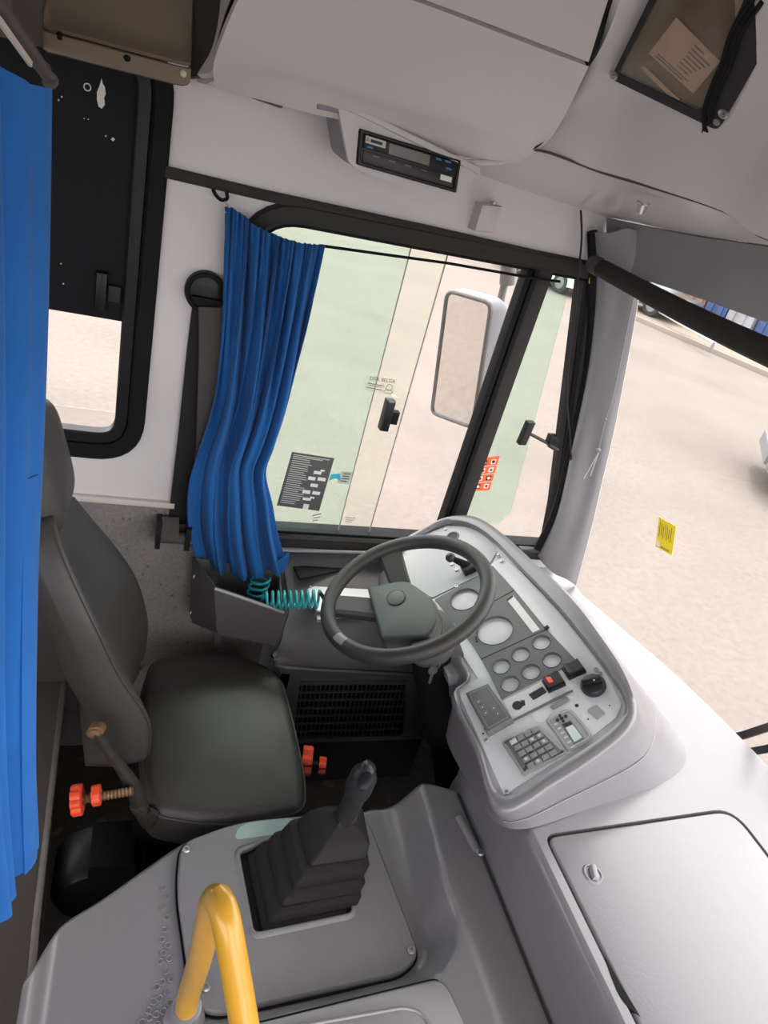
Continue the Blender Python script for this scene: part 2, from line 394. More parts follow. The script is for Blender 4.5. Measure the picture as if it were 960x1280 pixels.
bm = B(); prism(bm, WALL, [(0.0, 1.722), (0.0, 1.745), (0.2, 1.746), (0.6, 1.757), (1.09, 1.765), (1.09, 1.748), (0.2, 1.724)], 0.0005, 0.016, 0.003); struct('trim_2', bm, M['gasket'], label='dark brown grey curtain rail strip above the driver window')

# floors: the low driver well and the raised aisle behind it with its metal edging
bm = B(); abox(bm, -0.3, 1.25, -1.0, 1.65, -0.2, 0.0); struct('floor', bm, M['floor'], smooth=False)
bm = B(); prism(bm, XY, [(-6.5, -1.0), (-0.075, -1.0), (-0.118, 0.9), (-0.16, 1.648), (-6.5, 1.648)], -0.1, 0.3); fl2 = struct('floor', bm, M['aisle'], smooth=False)
bm = B(); prism(bm, XY, [(-0.116, 0.7), (-0.100, 0.7), (-0.114, 0.9), (-0.145, 1.6), (-0.152, 1.62), (-0.161, 1.61), (-0.130, 0.9)], 0.3, 0.307, 0.003); struct('trim_3', bm, M['alu'], label='worn metal edging of the raised aisle floor')
bm = B(); box(bm, WALL, -1.2, -0.13, 0.3, 0.56, 0.009, 0.03, 0.005); struct('baseboard_left', bm, M['maroon'])

# rear and front shell that the photograph only sees in the dark
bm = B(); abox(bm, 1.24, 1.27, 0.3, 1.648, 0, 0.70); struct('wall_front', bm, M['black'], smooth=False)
bm = B(); abox(bm, -6.5, 1.35, -1.05, 1.7, 2.45, 2.5); struct('ceiling', bm, M['ceil'], smooth=False)
bm = B(); abox(bm, -6.54, -6.5, -1.05, 1.7, -0.1, 2.5); struct('wall_rear', bm, M['wall'], smooth=False)

RWALL = F((0, -1.0, 0), (1, 0, 0), (0, 0, 1), (0, 1, 0))
bm = B(); holed(bm, RWALL, [(-6.5, -0.1), (1.62, -0.1), (1.38, 2.45), (-6.5, 2.45)], [rrect(0.15, 0.1, 1.25, 2.1, 0.1, 5), rrect(-2.6, 1.06, -0.05, 1.9, 0.1, 5), rrect(-5.3, 1.06, -2.8, 1.9, 0.1, 5)], -0.05, 0); struct('wall_right', bm, M['wall'], smooth=False)
# --- rear side window
w1 = empty('window_1', (-0.5, 1.65, 1.06), 'side window behind the driver seat, rounded black frame and black film over its upper half', 'window'); del w1['category']; w1['kind'] = 'structure'
bm = B(); ringplate(bm, WALL, offset2(win1, -0.018), offset2(win1, 0.022), -0.03, 0.016, 0.006); obj('outer_frame', bm, M['black'], w1)
bm = B(); ringplate(bm, WALL, offset2(win1, 0.021), offset2(win1, 0.052), -0.03, 0.006, 0.004); obj('inner_frame', bm, M['blackgloss'], w1)
ip = offset2(win1, 0.045)
bm = B(); prism(bm, WALL, [p for p in ip if p[1] < 1.42], -0.024, -0.021); obj('lower_pane', bm, M['g_clear'], w1)
bm = B(); prism(bm, WALL, [(-0.96, 1.396), (-0.05, 1.396), (-0.05, 1.87), (-0.10, 1.915), (-0.9, 1.915), (-0.96, 1.87)], -0.021, -0.014); fp = obj('film_pane', bm, M['film'], w1, label='pane blacked out with scratched film')
# scratches in the film with the daylight through them painted on in white
random.seed(3)
def scratch(P, c=-0.0135):
    b = B(); prism(b, WALL, P, c, c + 0.0006); return obj('scratch', b, M['white'], fp)
sc = [(p[0], p[2]) for p in [(-0.1306, 1.66, 1.869), (-0.1288, 1.66, 1.8613), (-0.1241, 1.66, 1.8556), (-0.1221, 1.66, 1.8437), (-0.1247, 1.66, 1.8375), (-0.1226, 1.66, 1.8254), (-0.1281, 1.66, 1.817), (-0.1341, 1.66, 1.8196), (-0.1375, 1.66, 1.83), (-0.1381, 1.66, 1.8437), (-0.1343, 1.66, 1.8544)]]
scratch(sc)
for (a, b, r) in [(p[0], p[2], r) for p, r in zip([(-0.1045, 1.66, 1.7681), (-0.1183, 1.66, 1.7705), (-0.2061, 1.66, 1.8123), (-0.2006, 1.66, 1.8192), (-0.1593, 1.66, 1.792), (-0.152, 1.66, 1.7924), (-0.1947, 1.66, 1.5006), (-0.1889, 1.66, 1.4585)], (0.004, 0.002, 0.002, 0.002, 0.0015, 0.0015, 0.002, 0.002))]:
    scratch([(a - r, b - r * .4), (a + r * .2, b - r), (a + r, b + r * .2), (a - r * .1, b + r * .8)])
p = [(-0.1557, 1.66, 1.8474)][0]
bm = B(); f = WALL.at(p[0], p[2], -0.0135); ringplate(bm, f, circle(0, 0, 0.0072, 14), circle(0, 0, 0.0052, 14), 0, 0.0006); obj('scratch', bm, M['white'], fp)
# slide latch
p = [(-0.1023, 1.64, 1.4611)][0]
la = WALL.at(p[0], p[2], 0)
bm = B(); box(bm, la, -0.02, 0.004, -0.042, 0.042, -0.012, 0.012, 0.006); lt = obj('latch', bm, M['blackgloss'], w1)
bm = B(); box(bm, la, 0.006, 0.032, -0.020, 0.016, -0.012, 0.004, 0.003); obj('latch_keeper', bm, M['gasket'], lt)

# --- driver window
w2 = empty('window_2', (0.7, 1.65, 0.84), 'large sliding driver window with a dark gasket and a black divider', 'window'); del w2['category']; w2['kind'] = 'structure'
bm = B(); ringplate(bm, WALL, offset2(win2, -0.032), offset2(win2, 0.012), -0.05, 0.018, 0.008); obj('gasket', bm, M['gasket'], w2)
bm = B(); ringplate(bm, WALL, offset2(win2, 0.011), offset2(win2, 0.020), -0.05, 0.004, 0.002); obj('inner_channel', bm, M['black'], w2)
bm = B(); box(bm, WALL, 0.22, 1.30, 0.846, 0.862, -0.03, 0.012, 0.003); obj('sill_channel', bm, M['black'], w2)
bm = B(); prism(bm, WALL, [(1.062, 1.72), (1.085, 1.725), (1.335, 0.87), (1.296, 0.87), (1.235, 1.14), (1.15, 1.44)], -0.04, 0.014, 0.005); obj('front_channel', bm, M['black'], w2)
bm = B(); box(bm, WALL, 0.893, 0.908, 0.86, 1.72, -0.036, 0.004, 0.002); box(bm, WALL, 0.911, 0.925, 0.86, 1.722, -0.036, 0.008, 0.002); obj('divider', bm, M['black'], w2)
bm = B(); box(bm, WALL, 0.925, 0.966, 0.86, 1.724, -0.036, 0.006, 0.003); obj('divider', bm, M['gasket'], w2, label='dark grey face of the divider')
def pane(name, P, c, m):
    b = B(); prism(b, WALL, P, c, c + 0.003); return obj(name, b, M[m], w2, smooth=False)
pane('sliding_pane', [(0.2, 0.86), (0.578, 0.86), (0.578, 1.715), (0.2, 1.70)], -0.020, 'g_green')
pane('overlap_pane', [(0.579, 0.86), (0.676, 0.86), (0.676, 1.719), (0.579, 1.715)], -0.026, 'g_pale')
pane('fixed_pane', [(0.677, 0.86), (0.893, 0.86), (0.893, 1.725), (0.677, 1.719)], -0.026, 'g_clear')
pane('quarter_pane', [(0.966, 0.86), (0.966, 1.727), (1.035, 1.73), (1.128, 0.985), (1.10, 0.945), (1.05, 0.94), (1.02, 0.86)], -0.020, 'g_green')
pane('vent_pane', [(1.021, 0.86), (1.051, 0.939), (1.101, 0.944), (1.129, 0.985), (1.036, 1.73), (1.075, 1.732), (1.315, 0.87)], -0.024, 'g_clear')
bm = B()
for x in (0.578, 0.676): box(bm, WALL, x - 0.0009, x + 0.0009, 0.862, 1.716, -0.0225, -0.016)
obj('pane_edge', bm, M['tick'], w2)
# pull handle of the sliding pane
p = [(0.628, 1.64, 1.2627)][0]; la = WALL.at(p[0], p[2], 0)
bm = B(); box(bm, la, -0.014, 0.010, -0.043, 0.046, -0.02, 0.014, 0.007); h = obj('pull_handle', bm, M['blackgloss'], w2)
bm = B(); box(bm, la, 0.010, 0.032, -0.022, 0.015, -0.018, 0.004, 0.003); obj('handle_catch', bm, M['black'], h)
bm = B(); box(bm, la, -0.002, 0.012, 0.046, 0.058, -0.016, 0.006, 0.003); obj('handle_tip', bm, M['g_clear'], h)
# stay arm with its clamp on the vent pane
q = [(1.0493, 1.63, 1.279), (1.1425, 1.63, 1.2734), (1.1457, 1.63, 1.2526), (1.1763, 1.63, 1.2405)]
bm = B(); box(bm, F(q[0], (1, 0, 0.1), (0.06, 0, 1), (0, -1, 0)), -0.010, 0.012, -0.036, 0.036, -0.012, 0.012, 0.003); st = obj('stay_clamp', bm, M['gasket'], w2)
bm = B(); tube(bm, [V(q[0]) + V((0.012, 0, 0)), V(q[2])], 0.005, 8); obj('stay_rod', bm, M['dirty'], st)
bm = B(); box(bm, F(q[1], (1, 0, 0), (0, 0, 1), (0, -1, 0)), -0.012, 0.012, -0.016, 0.012, -0.012, 0.012, 0.003); obj('stay_knob', bm, M['blackgloss'], st)
bm = B(); tube(bm, [V(q[2]) + V((-.005, 0, 0)), V(q[3])], 0.008, 8); obj('stay_bracket', bm, M['dirty'], st)
q = [(1.255, 1.63, 0.878)][0]
bm = B(); box(bm, F(q, (1, 0, 0), (0, 0, 1), (0, -1, 0)), -0.07, 0.03, -0.006, 0.006, -0.01, 0.012, 0.003); obj('corner_catch', bm, M['dirty'], w2)

# --- A-pillar between driver window and windscreen
L_ = [(1.0292, 1.635, 1.8366), (1.0862, 1.635, 1.7211), (1.1681, 1.635, 1.513), (1.2241, 1.635, 1.2685), (1.2681, 1.635, 1.0344), (1.2584, 1.635, 0.8684)]
Mi = [(1.041, 1.575, 1.8497), (1.1275, 1.575, 1.7253), (1.1901, 1.575, 1.4747), (1.273, 1.575, 1.2045), (1.3046, 1.575, 1.0059), (1.3109, 1.575, 0.8305)]
Ri = [(1.12, 1.56, 1.86)] + [(1.1698, 1.55, 1.7193), (1.2609, 1.55, 1.3984), (1.309, 1.55, 1.1947), (1.3474, 1.55, 1.0258), (1.39, 1.55, 0.8047)]
LM = [(1.029, 1.6, 1.8427), (1.0946, 1.6, 1.7271), (1.1627, 1.6, 1.5081), (1.2192, 1.6, 1.2662), (1.268, 1.6, 1.0318), (1.2761, 1.6, 0.8491)]
RM = [(1.0666, 1.555, 1.8681), (1.1511, 1.555, 1.7226), (1.2246, 1.555, 1.4449), (1.2916, 1.555, 1.201), (1.3253, 1.555, 1.0146), (1.3491, 1.555, 0.8249)]
bm = loft([L_, LM, Mi, RM, Ri], 30, 22)
thick(bm, 0.006); pil = struct('trim_4', bm, M['pillar'], label='grey pillar between driver window and windscreen')
bm = B(); tube(bm, [V(p) + V((0, -0.002, 0)) for p in cr(Ri, 24)], 0.003, 8); obj('pillar_edge', bm, M['cream'], pil, label='pale edge bead of the pillar')
for k, (dx, dy) in enumerate(((0.014, -0.010), (0.030, -0.022))):
    bm = B(); tube(bm, [V(p) + V((dx, dy, 0)) for p in cr(L_, 24)], 0.004, 8); obj('groove_bead', bm, M['dash_dark'], pil)
bm = B(); tube(bm, [V(p) + V((-0.006, -0.003, 0)) for p in cr(L_, 24)], 0.014, 8); obj('rubber_seal', bm, M['black'], pil, label='black rubber seal')

# --- windscreen
gb = [(1.372, 1.56, 0.79), (1.44, 1.33, 0.79), (1.50, 1.116, 0.79), (1.545, 0.81, 0.79), (1.575, 0.4, 0.79), (1.585, -0.7, 0.79)]
gt = [(1.165, 1.56, 1.78), (1.22, 1.36, 1.79), (1.275, 1.15, 1.79), (1.32, 0.8, 1.80), (1.35, 0.4, 1.80), (1.36, -0.7, 1.80)]
bm = loft([gb, [tuple((V(a) + V(b)) / 2) for a, b in zip(gb, gt)], gt], 24, 6); thick(bm, 0.004)
w3 = struct('window_3', bm, M['g_shield'], label='windscreen looking out over the concrete yard')

# --- header panel above the windscreen
L0 = [(0.0466, 1.65, 1.9089), (0.1622, 1.65, 1.9178), (0.4463, 1.65, 1.9078), (0.78, 1.65, 1.8847), (1.0637, 1.65, 1.8766)] + [(1.125, 1.405, 1.893), (1.155, 1.219, 1.912), (1.175, 0.9, 1.935), (1.19, 0.3, 1.94), (1.19, -0.7, 1.94)]
hb = [(1.10, 1.62, 1.765), (1.15, 1.4955, 1.770), (1.20, 1.36, 1.773), (1.255, 1.205, 1.775), (1.30, 0.85, 1.785), (1.335, 0.3, 1.79), (1.34, -0.7, 1.79)]
hm = [(1.085, 1.64, 1.82), (1.15, 1.44, 1.825), (1.19, 1.3, 1.83), (1.225, 1.1, 1.84), (1.26, 0.8, 1.85), (1.285, 0.3, 1.855), (1.29, -0.7, 1.855)]
bm = loft([L0[4:], hm, hb], 40, 10); thick(bm, 0.006)
struct('wall_front', bm, M['pillar'], label='grey header panel above the windscreen')

# ------------------------------------------------------------------ overhead locker and ceiling units
L1 = [(0.0707, 1.44, 1.9193), (0.1551, 1.44, 1.9203), (0.2512, 1.44, 1.922), (0.2937, 1.44, 1.9249), (0.5964, 1.44, 1.9273)] + [(0.6634, 1.4, 1.954)] + [(0.6923, 1.34, 1.9642)] + [(0.7832, 1.3, 1.9557)] + [(0.8234, 1.2, 1.9524)] + [(0.8982, 1.06, 1.9442)] + [(0.9007, 0.95, 1.9202)]
lk = empty('overhead_locker', (0.6, 1.5, 1.9), 'large grey overhead locker with two curved doors above the driver window', 'locker')
L1full = L1 + [(0.90, 0.75, 1.925), (0.905, 0.2, 1.925), (0.905, -0.7, 1.925)]
Lm = [tuple((V(a) + V(b)) / 2 + V((0, 0, -0.004))) for a, b in zip(cr(L0, 14), cr(L1full, 14))]
bm = loft([L0, Lm, L1full], 80, 8); thick(bm, -0.006)
obj('underside_lip', bm, M['under'], lk, label='glossy underside lip')
# lower door: from the lip line up to the dark parting line
lo0 = [(0.0703, 1.43, 1.918), (0.1543, 1.43, 1.919), (0.2498, 1.43, 1.9206), (0.292, 1.43, 1.9235), (0.4478, 1.43, 1.926), (0.5928, 1.43, 1.9258), (0.666, 1.43, 1.942)]
lo1 = [(0.0598, 1.38, 1.9397), (0.1432, 1.38, 1.9527), (0.2401, 1.38, 1.9592), (0.2989, 1.38, 1.9586), (0.4384, 1.38, 1.9586), (0.5887, 1.38, 1.9611), (0.6678, 1.38, 1.9595)]
lo2 = [(0.0587, 1.35, 1.9567), (0.1439, 1.35, 1.9686), (0.2316, 1.35, 1.9736), (0.3031, 1.35, 1.9735), (0.4385, 1.35, 1.9776), (0.5851, 1.35, 1.9809), (0.6797, 1.35, 1.9896)]
lo3 = [(0.0692, 1.28, 2.0049), (0.1456, 1.28, 2.0203), (0.2329, 1.28, 2.03), (0.3117, 1.28, 2.0367), (0.4244, 1.28, 2.0405), (0.5449, 1.28, 2.0446), (0.6626, 1.28, 2.0409)]
lo4 = [(0.1001, 1.205, 2.0967), (0.1673, 1.205, 2.0981), (0.2384, 1.205, 2.0978), (0.3131, 1.205, 2.0975), (0.4053, 1.205, 2.0978), (0.5186, 1.205, 2.0971), (0.6343, 1.205, 2.0967)]
bm = loft([lo0, lo1, lo2, lo3, lo4], 60, 24); thick(bm, 0.012)
obj('lower_door', bm, M['ceil'], lk)
up0 = [(0.0983, 1.195, 2.1009), (0.1648, 1.195, 2.1024), (0.2349, 1.195, 2.1022), (0.3088, 1.195, 2.1021), (0.3998, 1.195, 2.1026), (0.5116, 1.195, 2.1021), (0.6272, 1.195, 2.1024)]
up1 = [(0.1184, 1.1, 2.1516), (0.1785, 1.1, 2.1553), (0.2414, 1.1, 2.1591), (0.2969, 1.1, 2.1599), (0.3793, 1.1, 2.1595), (0.4806, 1.1, 2.1585), (0.5781, 1.1, 2.1443)]
up2 = [(0.1179, 0.98, 2.1926), (0.1696, 0.98, 2.1973), (0.2237, 0.98, 2.2021), (0.2803, 0.98, 2.2072), (0.3526, 0.98, 2.2061), (0.43, 0.98, 2.2049), (0.5165, 0.98, 2.1848)]
bm = loft([up0, up1, up2], 60, 16); thick(bm, 0.012)
obj('upper_door', bm, M['ceil'], lk)
# dark backing seen in the parting gaps
bk = [[tuple(V(p) + V((0, 0.022, 0.014))) for p in r] for r in (lo1, lo3, up0, up2)]
for r in bk: r.append(tuple(V(r[-1]) + V((0.03, 0, 0))))
bm = loft(bk, 40, 16); thick(bm, 0.006); obj('backing', bm, M['black'], lk)
# dark end wall and pale rounded end frame of the locker
e0 = [(0.095, 1.44, 2.0655), (0.0972, 1.44, 2.0326), (0.0955, 1.44, 1.9977), (0.0872, 1.44, 1.9601), (0.0676, 1.44, 1.9222)]
e1 = [(0.0694, 1.46, 2.0599), (0.0712, 1.46, 2.0267), (0.0705, 1.46, 1.9918), (0.0644, 1.46, 1.9544), (0.0472, 1.46, 1.9156)]
bm = loft([e0, e1], 20, 4); thick(bm, 0.012); obj('end_frame', bm, M['house'], lk, label='pale rounded end frame')
e2 = [(0.0711, 1.47, 2.0614), (0.073, 1.47, 2.0279), (0.0723, 1.47, 1.9927), (0.0652, 1.47, 1.9524), (0.0502, 1.47, 1.9164)]
e3 = [(0.0206, 1.5, 2.0496), (0.0244, 1.5, 2.0163), (0.0283, 1.5, 1.982), (0.0299, 1.5, 1.9436), (0.0294, 1.5, 1.9097)]
bm = loft([e2, e3], 20, 4); thick(bm, 0.008); obj('end_panel', bm, M['darkend'], lk, label='dark recessed end panel')

sm_ = cr([lo0[-1], lo1[-1], lo2[-1], lo3[-1], lo4[-1], up1[-1], up2[-1]], 60)
bm = B(); tube(bm, [p + (V((0, 0, 1.9)) - p).normalized() * 0.012 for p in sm_], 0.0045, 8); obj('door_seam', bm, M['black'], lk, label='dark line drawn for the gap along the rounded door end')  # dark tube in place of the gap between door and cabinet
# corner cabinet over the windscreen (carries the document pouch)
cb = [
 [(0.6749, 1.42, 1.945)] + [(0.6964, 1.35, 1.9673)] + [(0.7747, 1.29, 1.9604)] + [(0.814, 1.19, 1.9567)] + [(0.887, 1.05, 1.9482)] + [(0.8883, 0.94, 1.9242)] + [(0.893, 0.75, 1.93), (0.897, 0.2, 1.93), (0.897, -0.7, 1.93)],
 [(0.6815, 1.385, 1.9681)] + [(0.6992, 1.31, 2.0008)] + [(0.7625, 1.25, 2.0002)] + [(0.7996, 1.16, 1.9928)] + [(0.86, 1.02, 1.9841)] + [(0.8592, 0.91, 1.9666)] + [(0.87, 0.72, 1.97), (0.875, 0.2, 1.97), (0.875, -0.7, 1.97)],
 [(0.68, 1.325, 2.0153)] + [(0.6843, 1.26, 2.0568)] + [(0.732, 1.2, 2.0702)] + [(0.765, 1.11, 2.0575)] + [(0.8099, 0.97, 2.0527)] + [(0.8099, 0.86, 2.0389)] + [(0.81, 0.66, 2.04), (0.815, 0.2, 2.04), (0.815, -0.7, 2.04)],
 [(0.6485, 1.215, 2.0996)] + [(0.6433, 1.16, 2.1231)] + [(0.6762, 1.11, 2.1322)] + [(0.707, 1.02, 2.1272)] + [(0.7341, 0.88, 2.1212)] + [(0.7359, 0.78, 2.1111)] + [(0.735, 0.6, 2.11), (0.74, 0.2, 2.11), (0.74, -0.7, 2.11)],
 [(0.5852, 1.1, 2.1502)] + [(0.5724, 1.06, 2.1811)] + [(0.5918, 1, 2.2017)] + [(0.6181, 0.91, 2.206)] + [(0.6303, 0.77, 2.1979)] + [(0.6522, 0.68, 2.1919)] + [(0.65, 0.5, 2.19), (0.65, 0.2, 2.19), (0.65, -0.7, 2.19)],
 [(0.513, 0.97, 2.1904)] + [(0.5142, 0.95, 2.2184)] + [(0.5303, 0.9, 2.2363)] + [(0.5508, 0.81, 2.2386)] + [(0.5611, 0.68, 2.2212)] + [(0.60, 0.5, 2.30), (0.58, 0.4, 2.32), (0.58, 0.2, 2.32), (0.58, -0.7, 2.32)]]
bm = loft(cb, 70, 36); thick(bm, 0.01)
obj('corner_cabinet', bm, M['ceil'], label='smooth grey corner cabinet above the windscreen, carrying the clear document pouch', cat='cabinet')

sl = cr([(0.6676, 1.375, 1.9584)] + [(0.6913, 1.335, 1.9602)] + [(0.7814, 1.295, 1.953)] + [(0.8213, 1.195, 1.9497)] + [(0.8954, 1.055, 1.9417)] + [(0.8967, 0.945, 1.919)] + [(0.905, 0.75, 1.922), (0.908, 0.2, 1.922)], 60)
bm = B(); tube(bm, [p + (V((0, 0, 1.9)) - p).normalized() * 0.004 for p in sl], 0.0025, 6); obj('lower_seam', bm, M['dash_dark'], lk, label='dark seam between corner cabinet and lip')
# screw-in lamp button on the lip
q = [(0.8686, 1.25, 1.9197)][0]
bm = B(); lathe(bm, F(V(q) + V((0, 0.0, 0.006)), (1, 0, 0), (0, 1, 0), (0, -0.15, -1)), [(0.013, 0), (0.013, 0.004), (0.010, 0.007), (0.008, 0.022), (0.005, 0.024)], 16)
obj('ceiling_button', bm, M['steel'], label='small metal button under the overhead lip above the windscreen pillar', cat='button')
# small recessed catch on the lip at the far left
q = [(0.1747, 1.55, 1.9129)][0]
bm = B(); box(bm, F(q, (1, 0, -0.05), (0, 1, 0), (0, 0, -1)), -0.03, 0.03, -0.012, 0.012, -0.006, 0.006, 0.004)
obj('catch', bm, M['dash_dark'], label='small dark catch in the underside of the overhead locker, left of the radio', cat='catch')

# radio housing and radio
rh = empty('radio_housing', (0.42, 1.5, 1.85), 'grey moulded radio housing hanging under the overhead locker', 'housing')
fr = [(0.3303, 1.4, 1.9106), (0.5376, 1.4, 1.9063), (0.5474, 1.4, 1.8501), (0.3371, 1.4, 1.8498)]
RF = F((V(fr[0]) + V(fr[1]) + V(fr[2]) + V(fr[3])) / 4, V(fr[1]) - V(fr[0]) + V(fr[2]) - V(fr[3]), V(fr[0]) - V(fr[3]) + V(fr[1]) - V(fr[2]))
if RF.n.y > 0: RF.n = -RF.n
rl = lambda P: [((V(p) - RF.o).dot(RF.u), (V(p) - RF.o).dot(RF.v)) for p in P]
face_out = rl([(0.2878, 1.4, 1.9209), (0.5696, 1.4, 1.9255), (0.5773, 1.4, 1.9086), (0.5581, 1.4, 1.8556), (0.544, 1.4, 1.8388), (0.3345, 1.4, 1.8268), (0.3176, 1.4, 1.8313), (0.2981, 1.4, 1.8893)])
bm = B(); holed(bm, RF, rounded(face_out, 0.012, 4), [rrect(-0.106, -0.030, 0.106, 0.030, 0.004, 2)], -0.02, 0.0); obj('fascia', bm, M['house'], rh)
hbk = rounded(rl([(0.2946, 1.4, 1.9043), (0.5587, 1.4, 1.9114), (0.5526, 1.4, 1.8453), (0.3342, 1.4, 1.8282), (0.3134, 1.4, 1.8358)]), 0.012, 4)
bm = B(); R = [[RF.p(a * s, b * s, c) for a, b in hbk] for s, c in ((1, -0.018), (0.99, -0.10), (0.92, -0.2))]; grid(bm, R, closed_u=True, caps=True); obj('shell', bm, M['house_shaded'], rh, label='housing side with its shade painted in darker grey')
fl = rl([(0.2807, 1.4, 1.9256), (0.5853, 1.4, 1.9264), (0.5895, 1.4, 1.9144), (0.2835, 1.4, 1.9133)])
bm = B(); prism(bm, RF, fl, -0.20, 0.006, 0.003); obj('flange', bm, M['house'], rh)
fl = rl([(0.2497, 1.44, 1.9071), (0.2949, 1.44, 1.9265), (0.2984, 1.44, 1.9114), (0.2912, 1.44, 1.9015), (0.254, 1.44, 1.8935)])
bm = B(); prism(bm, RF, fl, -0.06, 0.0, 0.003); obj('flange_ear', bm, M['house_shaded'], rh)
rd = empty('radio', RF.p(0, -0.03, -0.01), 'black car radio with blue buttons fitted in the grey housing', 'radio')
bm = B(); box(bm, RF, -0.105, 0.105, -0.029, 0.029, -0.10, 0.001, 0.002); obj('body', bm, M['radio'], rd)
bm = B(); ringplate(bm, RF, rrect(-0.104, -0.029, 0.104, 0.029, 0.002, 2), rrect(-0.098, -0.024, 0.098, 0.024, 0.002, 2), 0.001, 0.006, 0.001); obj('bezel', bm, M['blackgloss'], rd)
bm = B(); box(bm, RF, -0.096, 0.096, 0.0005, 0.0235, 0.001, 0.008, 0.002); obj('front_panel', bm, M['blackgloss'], rd)
bm = B(); box(bm, RF, -0.094, 0.094, -0.0225, -0.002, 0.001, 0.0045, 0.001); obj('cassette_flap', bm, M['radio'], rd)
bm = B(); box(bm, RF, -0.046, 0.038, 0.003, 0.021, 0.008, 0.0085); obj('display', bm, M['lcd'], rd)
bm = B(); box(bm, RF, -0.093, -0.053, 0.010, 0.022, 0.008, 0.0088); obj('badge', bm, M['inkpale'], rd)
bm = B(); box(bm, RF, -0.083, -0.060, 0.0135, 0.0185, 0.0088, 0.0092); obj('badge_window', bm, M['ink'], rd)
text('badge_print', 'A', RF, -0.0885, 0.016, 0.0092, 0.009, 'ink', rd)
for a, b in ((-0.083, 0.0045), (0.056, 0.019), (0.076, 0.0195), (0.080, 0.008)):
    bm = B(); box(bm, RF, a - 0.006, a + 0.006, b - 0.0018, b + 0.0018, 0.008, 0.0094, 0.0006); obj('button', bm, M['blue_led'], rd)
bm = B(); box(bm, RF, 0.066, 0.090, -0.0145, -0.005, 0.0045, 0.0062); obj('side_button', bm, M['white'], rd, label='off white square button')
for k in range(4):
    bm = B(); box(bm, RF, -0.075 + k * 0.033, -0.063 + k * 0.033, -0.008, -0.0068, 0.0045, 0.0049); obj('print_mark', bm, M['tick'], rd)
# cable leaving the housing to the right
bm = B(); tube(bm, cr([RF.p(0.112, 0.026, -0.012)] + [tuple(p) for p in [(0.6214, 1.42, 1.9203), (0.6447, 1.42, 1.9318), (0.6681, 1.42, 1.9433)]], 16), 0.005, 8); obj('cable', bm, M['house'], rh)

# small grey sensor box on the wall
q = [(0.7233, 1.62, 1.8077)][0]
sb = empty('sensor_box', (q[0], 1.65, q[2] - 0.03), 'small pale grey box on the wall above the driver window, right of the radio', 'box')
f = F((q[0], 1.648, q[2]), (1, 0, 0.12), (0.0, 0, 1), (0, -1, 0))
bm = B(); box(bm, f, -0.024, 0.026, -0.032, 0.028, 0, 0.045, 0.005); obj('case', bm, M['house'], sb)
bm = B(); box(bm, f, 0.006, 0.016, 0.028, 0.036, 0.02, 0.035, 0.002); obj('clip', bm, M['steel'], sb)

# thin wire hanging from the lip beside the pillar
bm = B(); tube(bm, cr([(0.9576, 1.61, 1.8761), (0.9888, 1.61, 1.8131), (1.0191, 1.61, 1.72), (1.0537, 1.61, 1.6213), (1.0833, 1.61, 1.5146), (1.1277, 1.61, 1.4026), (1.1777, 1.61, 1.3086), (1.2223, 1.61, 1.2211)], 40), 0.0028, 8)
obj('wire', bm, M['gasket'], label='thin grey wire hanging along the black seal of the pillar', cat='wire')
bm = B(); prism(bm, WALL, [(p[0], p[2]) for p in [(1.0615, 1.65, 1.7336), (1.0792, 1.65, 1.7392), (1.0859, 1.65, 1.7196), (1.0801, 1.65, 1.71), (1.0662, 1.65, 1.7178)]], 0.02, 0.023)
obj('tape_scrap', bm, M['yel_st'], label='torn yellow scrap at the top front corner of the driver window', cat='tape')
# pull cord of the blind with knots and a frayed end
pc = empty('pull_cord', [(1.2608, 1.53, 1.2273)][0], 'thin pale blind cord with a knotted frayed end on the pillar', 'cord')
q = [(1.147, 1.535, 1.7188), (1.1818, 1.535, 1.58), (1.2136, 1.535, 1.4467), (1.2198, 1.535, 1.3893), (1.2398, 1.535, 1.2959)]
bm = B(); tube(bm, cr(q, 24), 0.0018, 6); obj('cord', bm, M['pillar'], pc)
for k, r in ((3, 0.005), (4, 0.007)):
    bm = B(); lathe(bm, F(V(q[k]) - V((0, 0, r * .85)), (1, 0, 0), (0, 1, 0), (0, 0, 1)), [(0.001, 0), (r, r * .6), (r, r * 1.1), (0.001, r * 1.7)], 10); obj('knot', bm, M['pillar'], pc)
t = [(1.2404, 1.53, 1.2881), (1.23, 1.53, 1.2022)]; t2 = [(1.2404, 1.53, 1.2881), (1.248, 1.53, 1.2123)]
for e in (t, t2):
    bm = B(); tube(bm, cr(e, 8), 0.0018, 6); obj('frayed_end', bm, M['plate_grey'], pc)

# roller blind tube across the windscreen
bl = empty('roller_blind', (1.12, 1.3, 1.72), 'dark brown rolled sun blind across the top of the windscreen', 'blind')
P = [(1.062, 1.605, 1.763), (1.118, 1.322, 1.741), (1.163, 1.078, 1.731), (1.195, 0.7, 1.73), (1.21, 0.2, 1.73), (1.215, -0.6, 1.73)]
bm = B(); tube(bm, cr(P, 40), [0.021 + 0.008 * min(1, i / 14) for i in range(40)], 20); obj('rolled_fabric', bm, M['gasket'], bl)
bm = B(); tube(bm, [(1.056, 1.63, 1.766), (1.064, 1.597, 1.763)], 0.024, 16); obj('end_bracket', bm, M['dash_dark'], bl)

